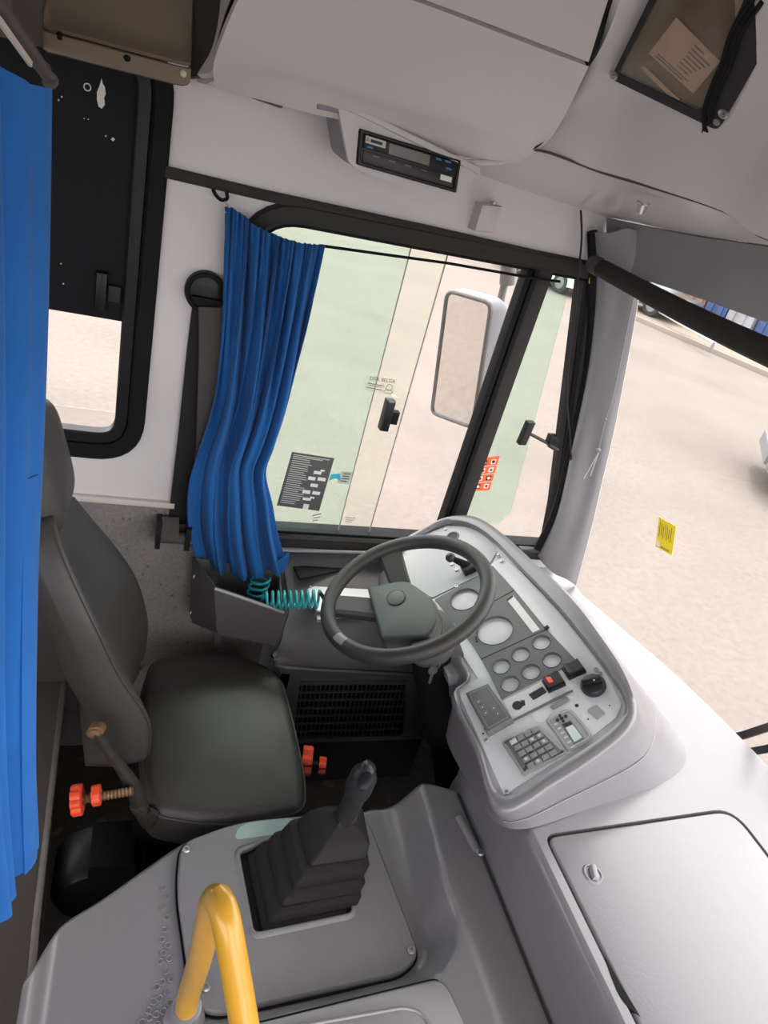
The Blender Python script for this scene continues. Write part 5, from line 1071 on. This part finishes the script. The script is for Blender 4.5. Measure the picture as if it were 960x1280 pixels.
for px in [(0.1579, 0.8805, 0.56), (0.5811, 0.6259, 0.56), (0.1864, 0.6168, 0.56), (0.5402, 0.9258, 0.56)]: screw('screw', GP, px[0], px[1], 0.014, 0.0085, gp)
# lower lid in front of the gear plate
LP = F((0, 0, 0.606), (1, 0, 0), (0, 1, 0))
lo = rounded([(p[0], p[1]) for p in [(0.2325, 0.5253, 0.604), (0.6072, 0.5483, 0.604), (0.6271, 0.4449, 0.604), (0.645, 0.3122, 0.604), (0.2217, 0.39, 0.604)]], [0.02, 0.03, 0, 0, 0], 5)
bm = B(); prism(bm, LP, offset2(lo, -0.004), -0.002, 0.0012); obj('lid_gap', bm, M['black'], en)
bm = B(); prism(bm, LP, lo, 0.0, 0.008, 0.005, 3); ll = obj('front_lid', bm, M['cover'], en)
li = rounded([(p[0], p[1]) for p in [(0.2899, 0.5108, 0.606), (0.5181, 0.5104, 0.606), (0.5488, 0.4957, 0.606), (0.5717, 0.345, 0.606), (0.2818, 0.3973, 0.606)]], [0.02, 0.03, 0.02, 0, 0], 5)
bm = B(); ringplate(bm, LP, offset2(li, -0.003), offset2(li, 0.003), 0.007, 0.011, 0.002); obj('lid_bead', bm, M['cover'], ll)

# ------------------------------------------------------------------ gear lever
gl = empty('gear_lever', (0.40, 0.82, 0.55), 'black gear lever with a ribbed rubber boot and slanted knob', 'gear lever')
cen = V((0.381, 0.805, 0.545)); topc = V((0.462, 0.85, 0.672))
gc = [V((p[0], p[1], 0)) for p in gh]; c0 = sum(gc, V()) / len(gc)
rows = []
prof = [(0.99, 0.0), (0.985, 0.06), (0.90, 0.09), (0.935, 0.16), (0.92, 0.24), (0.82, 0.27), (0.855, 0.33), (0.84, 0.43), (0.73, 0.46), (0.76, 0.52), (0.735, 0.66), (0.60, 0.69), (0.625, 0.74), (0.55, 0.90), (0.40, 0.97), (0.22, 1.0), (0.19, 1.03), (0.17, 1.13), (0.12, 1.13)]
for s, t in prof:
    c = cen.lerp(topc, t); rows.append([c + V(((p.x - c0.x) * s, (p.y - c0.y) * s, 0)) + V((0, 0, 0.10 * t * (p.x - c0.x) * -s)) for p in gc])
bm = B(); grid(bm, rows, closed_u=True, caps=True); obj('boot', bm, M['boot'], gl, angle=32)
kp0 = V([(0.4698, 0.85, 0.6056)][0]); kp1 = V([(0.4658, 0.85, 0.6546)][0])
bm = B(); tube(bm, [kp0 + V((0, 0, -0.02)), V([(0.4717, 0.85, 0.6751)][0])], 0.012, 12); obj('shaft', bm, M['dirty'], gl)
KP = [(0.4695, 0.85, 0.6382), (0.4675, 0.85, 0.6703), (0.4714, 0.85, 0.7062), (0.4745, 0.85, 0.7515), (0.4766, 0.85, 0.7858), (0.4802, 0.85, 0.8193), (0.4841, 0.85, 0.8309)]
kr = [0.015, 0.024, 0.0215, 0.0225, 0.0285, 0.028, 0.014]
cl = cr(KP, 24); rr_ = [0] * 24
for i in range(24):
    u = i / 23 * 6; j = min(5, int(u)); rr_[i] = kr[j] + (kr[j + 1] - kr[j]) * sstep(0, 1, u - j)
bm = B(); tube(bm, cl, rr_, 20); kb = obj('knob', bm, M['knob'], gl, angle=80)
tp = V([(0.471, 0.832, 0.8114)][0]); kn_ = (V((0, 0, 1.9)) - tp).normalized(); ka = V(KP[-1]) - V(KP[2])
f = F(tp + V((0, 0.0, 0)), ka.cross(kn_), kn_.cross(ka.cross(kn_)), kn_)
bm = B(); lathe(bm, f.at(0.002, 0, 0.0085), [(0.0165, -0.012), (0.0155, 0.0005), (0.013, 0.002), (0.002, 0.003)], 24, 0.85, 1.2); obj('knob_cap', bm, M['blackgloss'], kb)
q = [(0.4748, 0.832, 0.6892)][0]
bm = B(); lathe(bm, F(q, (1, 0, 0), (0, 0.3, 1), (0.1, -1, 0.3)), [(0.008, -0.014), (0.008, 0.002), (0.0055, 0.003), (0.005, 0.001), (0.002, 0.001)], 16); obj('brass_nut', bm, M['rust'], kb, label='rusty brass nut in the knob neck')

# ------------------------------------------------------------------ driver seat
ds = empty('driver_seat', (0.22, 1.25, 0.0), 'dark grey vinyl driver seat with bolstered backrest and headrest', 'seat')
cu = [(p[0], p[1]) for p in [(0.0505, 1.3283, 0.54), (0.0779, 1.4827, 0.54), (0.1851, 1.4975, 0.54), (0.3197, 1.4966, 0.54), (0.4327, 1.4285, 0.54), (0.4439, 1.2372, 0.54), (0.447, 1.0716, 0.54), (0.4351, 0.9761, 0.54), (0.2581, 0.9452, 0.54), (0.0764, 0.9953, 0.54)]]
cu = rounded(cu, [0.05, 0.05, 0.05, 0.05, 0.06, 0.05, 0.05, 0.04, 0.1, 0.05], 5)
bm = B(); pad(bm, XY, cu, 0.43, 0.545, 0.032, 0.012, 0.02, 6); cush = obj('cushion', bm, M['leather'], ds, angle=80)
bm = B(); tube(bm, [V((x, y, 0.522)) for x, y in offset2(cu, 0.0015)], 0.0032, 6, closed=True); obj('piping', bm, M['leather2'], cush)
# backrest in its own reclined frame
BV = V((-0.24, 0, 0.97)).normalized()
BF = F((0.045, 1.25, 0.60), (0, 1, 0), BV, (BV.z, 0, -BV.x))
def bl_(px, Y):
    p = V(px); d = p - BF.o; return (d.dot(BF.u), d.dot(BF.v), d.dot(BF.n))
NR = [(0.0527, 1.04, 0.6155), (0.0739, 1.04, 0.6572), (0.0726, 1.04, 0.7308), (0.0522, 1.04, 0.7899)] + [(0.0038, 1.035, 0.8838), (-0.0404, 1.035, 0.9944)] + [(-0.0789, 1.05, 1.0793)] + [(-0.1094, 1.075, 1.1415)] + [(-0.1301, 1.11, 1.1842)] + [(-0.1381, 1.15, 1.1974)]
FR = [(0.0049, 1.42, 0.4468), (0.0314, 1.42, 0.5057)] + [(0.0529, 1.44, 0.5589)] + [(0.059, 1.455, 0.63), (0.0551, 1.455, 0.7033), (0.021, 1.455, 0.82)] + [(-0.0288, 1.44, 0.916)] + [(-0.0801, 1.415, 1.0019)] + [(-0.1128, 1.385, 1.0674)] + [(-0.1264, 1.35, 1.118)]
NRc = cr(NR, 44); FRc = cr(FR, 44); rows = []
for i in range(44):
    t_ = i / 43; n_, f_ = NRc[i], FRc[i]
    bn = BF.n; dep = 0.125 - 0.05 * t_; u = (f_ - n_)
    P = [(0.0, -dep * .55), (0.0, -.045), (.004, -.018), (.02, -.003), (.05, 0.0), (.10, -.004), (.2, -.020), (.35, -.032), (.5, -.036), (.65, -.032), (.8, -.020), (.9, -.004), (.95, 0.0), (.98, -.003), (.996, -.018), (1.0, -.045), (1.0, -dep * .55), (.93, -dep), (.5, -dep), (.07, -dep)]
    sh = 0.35 if i in (0, 43) else (0.75 if i in (1, 42) else 1.0)
    c_ = (n_ + f_) / 2 - bn * dep / 2
    rows.append([c_ + ((n_ + u * a + bn * d) - c_) * sh for a, d in P])
bm = B(); grid(bm, rows, closed_u=True, caps=True)
bkr = obj('backrest', bm, M['leather'], ds, angle=80)
for k in (3, 13):
    bm = B(); tube(bm, [r[k] for r in rows][3:41], 0.0022, 6); obj('piping', bm, M['leather'], bkr)
HF = F((-0.165, 1.25, 1.155), (0, 1, 0), BV, (BV.z, 0, -BV.x))
bm = B(); hp_ = rounded([(-0.14, -0.06), (0.14, -0.06), (0.13, 0.20), (-0.13, 0.20)], 0.10, 12)
pad(bm, HF, offset2(hp_, 0.012), -0.05, 0.045, 0.04, 0.008, 0.03, 6); obj('headrest', bm, M['leather2'], ds, angle=80)
for a in (-0.06, 0.06):
    bm = B(); tube(bm, [HF.p(a, -0.14, -0.01), HF.p(a, -0.03, -0.01)], 0.007, 10); obj('headrest_post', bm, M['steel'], ds)
bm = B(); abox(bm, 0.06, 0.42, 1.07, 1.43, 0.30, 0.44, 0.02); obj('seat_pan', bm, M['black'], ds)
bm = B(); abox(bm, 0.10, 0.40, 1.10, 1.40, 0.0, 0.31, 0.02); obj('pedestal', bm, M['black'], ds)
bm = B(); lathe(bm, F((-0.01, 1.02, 0.22), (1, 0, 0), (0, 0, 1), (0, -1, 0)), [(0.10, -0.1), (0.10, 0.0), (0.085, 0.02), (0.03, 0.025)], 28); obj('air_bellow', bm, M['blackgloss'], ds)
bm = B(); abox(bm, -0.03, 0.07, 1.0, 1.12, 0.20, 0.34, 0.01); obj('bellow_bracket', bm, M['black'], ds)
# recliner bar, rusty joint and red adjuster wheels
q = [(-0.036, 1, 0.7823), (-0.0014, 1, 0.7094), (0.0282, 1, 0.6517), (0.0527, 1, 0.5941), (0.0664, 1, 0.5401), (0.087, 1, 0.4887)]
bm = B(); tube(bm, cr(q, 30), [0.011 + 0.006 * sstep(8, 20, i) for i in range(30)], 12); rb_ = obj('recliner_bar', bm, M['dirty'], ds)
bm = B(); lathe(bm, F(V(q[0]) + V((0, -0.004, 0)), (1, 0, 0), (0, 0, 1), (-0.2, -1, 0.3)), [(0.016, -0.02), (0.016, 0.0), (0.011, 0.001), (0.011, 0.006), (0.004, 0.007)], 16); obj('bar_end', bm, M['rust'], rb_)
bm = B(); tube(bm, cr([(0.0553, 0.995, 0.5613), (0.0737, 0.995, 0.5327), (0.0897, 0.995, 0.4981), (0.0987, 0.995, 0.5109)], 10), [0.015, 0.017, 0.016, 0.013, 0.015, 0.014, 0.012, 0.014, 0.011, 0.007], 9); obj('joint', bm, M['dirty'], rb_)
bm = B(); prism(bm, F([(0.0844, 0.99, 0.5249)][0], (1, 0, 0.4), (-0.3, 0, 1), (0, -1, 0)), [(-0.02, -0.016), (0.012, -0.02), (0.02, 0.0), (0.008, 0.02), (-0.006, 0.012)], -0.006, 0.006, 0.002); obj('joint_plate', bm, M['dirty'], rb_)
q = [(-0.0588, 0.97, 0.6186), (-0.0235, 0.97, 0.6301), (0.0171, 0.97, 0.6338), (0.0447, 0.97, 0.6363)]
def knurl(c, axis, R, hw, n, m, parent, depth=0.12):
    ax = V(axis).normalized(); u = ax.orthogonal().normalized(); v = ax.cross(u); P = []
    for i in range(n * 6):
        a = 2 * PI * i / (n * 6); r = R * (1 - depth * (0.5 + 0.5 * math.cos(a * n)) ** 2); P.append((r * math.cos(a), r * math.sin(a)))
    b = B(); f = F(V(c) - ax * hw, u, v, ax); prism(b, f, P, 0, hw * 2, hw * 0.35); return obj('adjuster_wheel', b, M[m], parent)
axis = V(q[2]) - V(q[0])
knurl(q[0], axis, 0.031, 0.0095, 9, 'red', ds); knurl(q[1], axis, 0.021, 0.008, 7, 'red', ds)
P = [V(q[0]).lerp(V(q[3]), i / 59) for i in range(60)]
bm = B(); tube(bm, P, [0.0085 + 0.0014 * math.sin(i * 1.6) for i in range(60)], 12); obj('adjuster_spindle', bm, M['rust'], ds)
q = [(0.5019, 1.22, 0.3981), (0.5501, 1.22, 0.3753)]
fk = V((1, -0.25, 0.1))
knurl(q[0], fk, 0.042, 0.014, 6, 'red', ds, 0.3); knurl(q[1], fk, 0.025, 0.010, 6, 'red', ds, 0.25)
bm = B(); tube(bm, [V(q[0]) - fk * 0.1, V(q[1])], 0.008, 10); obj('front_spindle', bm, M['black'], ds)
q = [(0.0368, 1.4, 0.5821)][0]
bm = B(); lathe(bm, F(q, (1, 0, 0), (0, 0, 1), (0.2, -1, 0)), [(0.02, -0.03), (0.02, 0.005), (0.012, 0.012), (0.003, 0.012)], 16); obj('pivot_bolt', bm, M['dirty'], ds)

# ------------------------------------------------------------------ yellow handrail
hr = empty('handrail', (0.15, 0.52, 0.55), 'bent yellow enamelled tube handrail standing on the engine cover', 'handrail')
P = [(0.150, 0.575, 0.548), (0.149, 0.573, 0.60), (0.148, 0.568, 0.67), (0.146, 0.550, 0.76), (0.142, 0.530, 0.86), (0.139, 0.516, 0.95), (0.1365, 0.508, 1.005), (0.138, 0.498, 1.035), (0.144, 0.482, 1.040), (0.152, 0.462, 1.022), (0.163, 0.438, 0.985), (0.175, 0.413, 0.945), (0.205, 0.345, 0.84), (0.25, 0.25, 0.70), (0.29, 0.17, 0.585)]
bm = B(); tube(bm, cr(P, 90), 0.0182, 24); obj('tube', bm, M['yellow'], hr)
bm = B(); lathe(bm, F((0.150, 0.575, 0.544), (1, 0, 0), (0, 1, 0), (0, 0, 1)), [(0.034, 0), (0.034, 0.01), (0.026, 0.02), (0.0245, 0.05), (0.021, 0.052)], 28); obj('foot_sleeve', bm, M['cover'], hr)

# ------------------------------------------------------------------ stickers on the glass
def sticker(name, P, m, label, cat='sticker', c=-0.0165):
    b = B(); prism(b, WALL, [(p[0], p[2]) for p in P], c, c + 0.0006); o = obj(name, b, M[m], label=label, cat=cat, smooth=False); return o
def quad(P): return [(p[0], p[2]) for p in P]
def mark(q, u0, u1, v0, v1, m, parent, name='print_line', c=-0.0158):
    b = B(); prism(b, WALL, [bil(q, u0, v0), bil(q, u1, v0), bil(q, u1, v1), bil(q, u0, v1)], c, c + 0.0005); return obj(name, b, M[m], parent, smooth=False)
Q = [(0.3902, 1.665, 1.1144), (0.5122, 1.665, 1.1098), (0.5047, 1.665, 0.9349), (0.3784, 1.665, 0.9413)]
q = quad(Q); s_ = sticker('notice_sticker', Q, 'inkgrey', 'dark grey instruction notice with pale boxes low on the driver window')
random.seed(11)
for k in range(22):
    v = 0.10 + k * 0.039
    mark(q, 0.06, 0.38 + random.random() * 0.16, v, v + 0.013, 'inkpale', s_)
mark(q, 0.05, 0.9, 0.035, 0.05, 'inkpale', s_); mark(q, 0.05, 0.75, 0.065, 0.078, 'inkpale', s_)
for u, v, w_, h in ((.62, .27, .18, .055), (.76, .235, .1, .03), (.53, .385, .17, .06), (.75, .375, .19, .06), (.63, .505, .17, .06), (.49, .64, .18, .065), (.72, .64, .18, .06), (.54, .78, .19, .05), (.70, .75, .1, .03), (.60, .90, .13, .10)): mark(q, u, u + w_, v, v + h, 'white', s_, 'pale_box')
Q = [(0.5158, 1.665, 1.0616), (0.5424, 1.665, 1.0699), (0.5418, 1.665, 1.0411), (0.5116, 1.665, 1.0376)]
sticker('arrow_sticker', [(0.5141, 1.665, 1.0588), (0.5389, 1.665, 1.0643), (0.5465, 1.665, 1.0416), (0.5284, 1.665, 1.0474), (0.5116, 1.665, 1.0376)], 'tealst', 'small teal arrow-shaped sticker on the driver window')
Q = [(0.5217, 1.665, 1.0778), (0.5745, 1.665, 1.0763), (0.5706, 1.665, 1.0311), (0.5173, 1.665, 1.033)]
q = quad(Q)
o_ = sticker('text_sticker', [(0.5418, 1.665, 1.0724), (0.5751, 1.665, 1.0738), (0.573, 1.665, 1.0314), (0.5365, 1.665, 1.0326)], 'inkpale', 'faint pale text sticker beside the teal arrow on the driver window', c=-0.0172)
for k in range(4): mark(quad([(0.5418, 1.665, 1.0724), (0.5751, 1.665, 1.0738), (0.573, 1.665, 1.0314), (0.5365, 1.665, 1.0326)]), 0.25, 0.9 - 0.1 * (k % 2), 0.15 + 0.2 * k, 0.22 + 0.2 * k, 'inkgrey', o_)
Q = [(0.551, 1.665, 1.3634), (0.6328, 1.665, 1.3653), (0.6322, 1.665, 1.3165), (0.5477, 1.665, 1.322)]
q = quad(Q); o_ = sticker('phone_sticker', Q, 'g_pale', 'clear sticker lettered DISK BELGA in the middle of the driver window')
u = V((q[1][0] - q[0][0], 0, q[1][1] - q[0][1])); SF = F((bil(q, 0, 0)[0], 1.65 , bil(q, 0, 0)[1]), u, V((0, 0, 1)), (0, -1, 0)); SF.v = SF.n.cross(SF.u); SF.v = SF.v if SF.v.z > 0 else -SF.v
WD = u.length; text('lettering', 'DISK BELGA', SF, WD * .5, -WD * 0.10, 0.0, WD * 0.165, 'inkgrey', o_)
for o in [x for x in o_.children if x.name.startswith('lettering')]:
    for v in o.data.vertices: v.co.y += 0.0155
mark(q, 0.06, 0.62, 0.50, 0.56, 'tick', o_); mark(q, 0.10, 0.55, 0.62, 0.66, 'tick', o_); mark(q, 0.06, 0.60, 0.78, 0.84, 'tick', o_)
b = B(); a = bil(q, 0.80, 0.55); ringplate(b, WALL, circle(a[0], a[1], 0.0095, 18), circle(a[0], a[1], 0.0078, 18), -0.0158, -0.0152); obj('round_emblem', b, M['tick'], o_)
b = B(); a = bil(q, 0.80, 0.82); ringplate(b, WALL, [(a[0] + .013 * math.cos(k * PI / 9), a[1] + .006 * math.sin(k * PI / 9)) for k in range(18)], [(a[0] + .011 * math.cos(k * PI / 9), a[1] + .0045 * math.sin(k * PI / 9)) for k in range(18)], -0.0158, -0.0152); obj('oval_emblem', b, M['tick'], o_)
# etched glass marks near the sill
for nm, Q, lb in (('glass_mark', [(0.488, 1.665, 0.9223), (0.5153, 1.665, 0.9305), (0.5169, 1.665, 0.9), (0.4894, 1.665, 0.8919)], 'faint etched mark near the sill left of the pane edge'), ('glass_mark', [(0.5882, 1.665, 0.9236), (0.6231, 1.665, 0.9241), (0.6235, 1.665, 0.9014), (0.5884, 1.665, 0.901)], 'faint etched arrows near the sill between the two pane edges')):
    q = quad(Q); b = B(); prism(b, WALL, [bil(q, 0, .1), bil(q, .9, .05), bil(q, .9, .17), bil(q, 0, .22)], -0.0162, -0.0158); o_ = obj(nm, b, M['tick'], label=lb, cat='mark', group='etched glass marks', smooth=False)
    for k in range(2): mark(q, 0.1, 0.85 - 0.2 * k, 0.4 + 0.3 * k, 0.5 + 0.3 * k, 'tick', o_)
# orange pictogram sticker
Q = [(0.959, 1.665, 1.1655), (1.0162, 1.665, 1.1808), (1.0238, 1.665, 1.0618), (0.9657, 1.665, 1.0526)]
q = quad(Q); s_ = sticker('pictogram_sticker', Q, 'orange', 'orange sticker with eight small pictograms on the front quarter pane')
for r in range(4):
    for c in range(2):
        u0 = 0.10 + 0.47 * c; v0 = 0.06 + 0.24 * r
        fr_ = mark(q, u0 + .03, u0 + 0.29, v0 + .02, v0 + 0.15, 'paper' if (r + c) % 3 else 'ink', s_, 'pictogram')
        a = bil(q, u0 + 0.165, v0 + 0.085); b = B(); prism(b, WALL, circle(a[0], a[1], 0.0052 if (r + c) % 2 else 0.004, 10), -0.0152, -0.0148); obj('pictogram_mark', b, M['ink' if (r + c) % 3 else 'white'], fr_)
# thin white rules between the rows
for r in range(3): mark(q, 0.0, 1.0, 0.255 + 0.24 * r, 0.27 + 0.24 * r, 'white', s_, 'rule')
# yellow card on the windscreen
cx = [(1.36, 1.3302, 1.2049), (1.36, 1.2636, 1.2235), (1.36, 1.2379, 1.1502), (1.36, 1.3002, 1.1288)]
YF = F(cx[0], V(cx[1]) - V(cx[0]), V(cx[3]) - V(cx[0]))
if YF.n.dot(V((0, 0, 1.9)) - YF.o) < 0: YF.n = -YF.n
yl = [((V(p) - YF.o).dot(YF.u), (V(p) - YF.o).dot(YF.v)) for p in cx]
b = B(); prism(b, YF, yl, 0, 0.0008); s_ = obj('yellow_sticker', b, M['yel_st'], label='yellow printed sticker on the windscreen', cat='sticker', smooth=False)
def ymark(u0, u1, v0, v1, m, name='print_line'):
    b = B(); prism(b, YF, [bil(yl, u0, v0), bil(yl, u1, v0), bil(yl, u1, v1), bil(yl, u0, v1)], 0.0008, 0.0012); obj(name, b, M[m], s_, smooth=False)
for k in range(7): ymark(0.12 + 0.11 * k, 0.145 + 0.11 * k, 0.12 + 0.05 * (k % 3), 0.62 - 0.07 * (k % 2), 'rust')
ymark(0.06, 0.24, 0.76, 0.95, 'paper', 'corner_box')
for k in range(6): ymark(0.32 + 0.09 * k, 0.36 + 0.09 * k, 0.88, 0.96, 'rust')

# ------------------------------------------------------------------ outside mirror
om = empty('outside_mirror', (1.0, 2.1, 1.0), 'large outside mirror with a thin dark frame beyond the driver window', 'mirror')
mc = [V(p) for p in [(0.905, 2.1655, 1.5388), (0.995, 1.9827, 1.5596), (1.1069, 2.0435, 1.1056), (1.0153, 2.2386, 1.0692)]]
MF = F(mc[3], mc[2] - mc[3], mc[0] - mc[3], None)
if MF.n.dot(V((0, 0, 1.9)) - MF.o) < 0: MF.n = -MF.n
MF.v = (mc[0] - mc[3] - MF.u * (mc[0] - mc[3]).dot(MF.u)).normalized()
mP = [((p - MF.o).dot(MF.u), (p - MF.o).dot(MF.v)) for p in mc]
mo_ = rounded(list(reversed(mP)), 0.04, 6); mi_ = offset2(mo_, 0.013)
b = B(); prism(b, MF, mi_, -0.004, 0.001); obj('mirror_glass', b, M['mirror'], om, smooth=False)
b = B(); ringplate(b, MF, mo_, mi_, -0.01, 0.008, 0.004); obj('frame', b, M['mirrorback'], om)
b = B(); cxm = sum(p[0] for p in mo_) / len(mo_); cym = sum(p[1] for p in mo_) / len(mo_)
grid(b, [[MF.p(cxm + (x - cxm) * s + dx, cym + (y - cym) * s, c) for x, y in mo_] for s, c, dx in ((1, -0.005, 0), (0.99, -0.045, 0.012), (0.9, -0.075, 0.018), (0.6, -0.085, 0.018))], closed_u=True, caps=True); obj('shell', b, M['junkgrey'], om)
mb = [(1.0942, 2.0944, 1.4311), (1.1328, 2.107, 1.2885)]
b = B(); tube(b, cr([(1.16, 1.70, 2.02), (1.16, 1.9, 1.98)] + [(1.0798, 2.13, 1.6909), (1.0866, 2.13, 1.6097), (1.0929, 2.13, 1.5443)] + mb, 30), 0.013, 12); obj('arm', b, M['mirrorback'], om)
b = B(); tube(b, [(1.0643, 2.1, 1.6636), (1.0815, 2.1, 1.6028)], 0.026, 14); obj('arm_joint', b, M['mirrorback'], om)

# ------------------------------------------------------------------ wipers beyond the windscreen
for nm, Q, lb in (('wiper', [(1.6, 0.9774, 0.71), (1.6, 0.9387, 0.7698), (1.6, 0.8524, 0.9334)], 'upper black wiper arm low on the windscreen at the right edge'), ('wiper', [(1.64, 0.9401, 0.6927), (1.64, 0.8899, 0.771), (1.64, 0.7939, 0.943)], 'lower black wiper blade at the bottom right of the windscreen')):
    b = B(); ribbon(b, [V(p) for p in Q], (0, 0, 1), 0.020, 0.012); o = empty(nm, Q[0], lb, 'wiper', 'windscreen wipers'); obj('arm', b, M['blackgloss'], o)
    b = B(); tube(b, [V(p) + V((0.008, 0, 0.004)) for p in Q], 0.005, 8); obj('blade', b, M['black'], o)

# ------------------------------------------------------------------ the yard outside
cb_ = [V(p) for p in [(14.6507, 18.8871, -1), (15.0663, 16.8368, -1), (15.9381, 14.3967, -1)]]
d_ = (cb_[2] - cb_[0]).normalized(); nrm = V((-d_.y, d_.x, 0)); nrm = nrm if nrm.y > 0 else -nrm
KF = F((cb_[0].x, cb_[0].y, -1), d_, nrm, (0, 0, 1))
b = B(); box(b, KF, -18, 30, 0, 0.25, 0, 0.14, 0.03); kb_ = struct('kerb', b, mat('kerb_sand', (0.24, 0.20, 0.165), 0.9))
b = B(); box(b, KF, -18, 40, 0.35, 3.2, 0, 0.13); struct('pavement', b, mat('pavement_sand', (0.22, 0.18, 0.14), 0.9, var=0.2, scale=2))
def car(name, label, f, L_, W2, H, paint, roof=0.62):
    o = empty(name, f.o, label, 'car', 'cars in the yard')
    side = [(0, .35), (0.02 * L_, .75 * H * .8), (0.08 * L_, .60 * H), (0.26 * L_, .66 * H), (0.36 * L_, H), (0.78 * L_, H), (0.95 * L_, .68 * H), (L_, .62 * H), (L_, .35), (0.9 * L_, .28), (.1 * L_, .28)]
    SFr = F(f.o, f.u, f.n, f.v)
    b = B(); prism(b, SFr, rounded(side, 0.12, 4), 0, W2, 0.06, 3); obj('body', b, paint, o)
    gls = [(0.29 * L_, .69 * H), (0.375 * L_, .95 * H), (0.77 * L_, .95 * H), (0.9 * L_, .70 * H)]
    for c0, c1 in ((-0.01, 0.004), (W2 - 0.004, W2 + 0.01)):
        b = B(); prism(b, SFr, rounded(gls, 0.05, 3), c0, c1); obj('side_glass', b, M['film'], o)
    for x in (0.19 * L_, 0.80 * L_):
        for y0 in (-0.02, W2 - 0.2):
            b = B(); lathe(b, F(SFr.p(x, 0.33, y0), SFr.u, SFr.v, SFr.n), [(0.20, 0), (0.32, 0.0), (0.34, 0.03), (0.34, 0.19), (0.32, 0.22), (0.20, 0.22)], 28); wl = obj('wheel', b, M['tyre'], o)
            b = B(); lathe(b, F(SFr.p(x, 0.33, y0 - 0.012), SFr.u, SFr.v, SFr.n), [(0.05, 0), (0.19, 0.004), (0.205, 0.02), (0.205, 0.236), (0.19, 0.245), (0.05, 0.245)], 20); obj('hub_cap', b, M['cargrey'], wl)
    b = B(); box(b, SFr, -0.02, 0.06, 0.40, 0.58, 0.2, W2 - 0.2, 0.02); obj('bumper', b, M['cargrey'], o)
    return o
car('parked_car', 'dark parked car beyond the kerb, seen under the blind at the top of the windscreen', F(KF.p(0.3, 1.0, 0.13), d_ * -1, nrm, (0, 0, 1)), 4.2, 1.7, 1.35, M['cardark'])
p = [(13.2309, 20.7962, -1)][0]
car('white_car', 'white car glimpsed through the top front corner of the driver window', F(p, d_ * -1, nrm, (0, 0, 1)).at(-0.4, -0.4, 0), 4.3, 1.75, 1.5, M['carwhite'])
p = [(7.9805, 6.5187, -1)][0]
e = V((0.75, -0.66, 0)).normalized()
car('grey_car', 'grey bumper corner of a car at the right edge of the yard', F((p[0], p[1], -1), e, V((0.66, 0.75, 0)), (0, 0, 1)).at(0, 0, 0), 4.3, 1.75, 1.45, M['cargrey'])
# white pole barrier, yellow block, blue and grey scrap stacks beyond the pavement
b = B(); a0, a1 = V([(15.8022, 20.0223, -0.6)][0]), V([(14.8265, 15.6336, -0.6)][0]); tube(b, [a0, a1], 0.07, 10); o = empty('barrier_pole', a1, 'white pole lying over the pavement behind the dark blind', 'pole'); obj('pole', b, M['carwhite'], o)
b = B(); tube(b, [V((a1.x, a1.y, -0.88)), a1], 0.04, 8); obj('post', b, M['cargrey'], o)
b = B(); tube(b, [V((a0.x, a0.y, -0.88)), a0], 0.04, 8); obj('post', b, M['cargrey'], o)
b = B(); box(b, KF, -2.2, -0.9, 2.85, 3.1, 0.13, 0.75, 0.03); obj('yellow_block', b, M['warnyellow'], label='yellow block beyond the pavement at the pillar', cat='block')
random.seed(21)
M['brick'] = mat('brown_container', (0.21, 0.135, 0.10), 0.8, var=0.25, scale=2)
stack = [(-4.2, 4.6, 3.2, 2.4, 2.2, 'brick'), (-0.85, 4.5, 0.85, 2.0, 2.2, 'bluepaint'), (0.12, 4.4, 1.0, 2.0, 2.3, 'junkgrey'), (1.25, 4.5, 1.6, 2.4, 2.2, 'bluepaint')]
lbs = ['brown container behind the dark blind, left end of the row', 'narrow blue container between the brown and the grey one above the blind', 'grey container between the two blue ones above the dark blind', 'wider blue container at the right edge above the blind']
for (a0, b0, l_, w_, h_, m), lb in zip(stack, lbs):
    o = empty('container', KF.p(a0, b0, 0), lb, 'container', 'containers beyond the pavement')
    b = B(); box(b, KF, a0, a0 + l_, b0, b0 + w_, 0, h_, 0.05); obj('box', b, M[m], o)
    for k in range(int(l_ / 0.4)):
        b = B(); box(b, KF, a0 + 0.1 + k * 0.4, a0 + 0.3 + k * 0.4, b0 - 0.05, b0 + 0.01, 0.15, h_ - 0.15, 0.02); obj('rib', b, M[m], o)
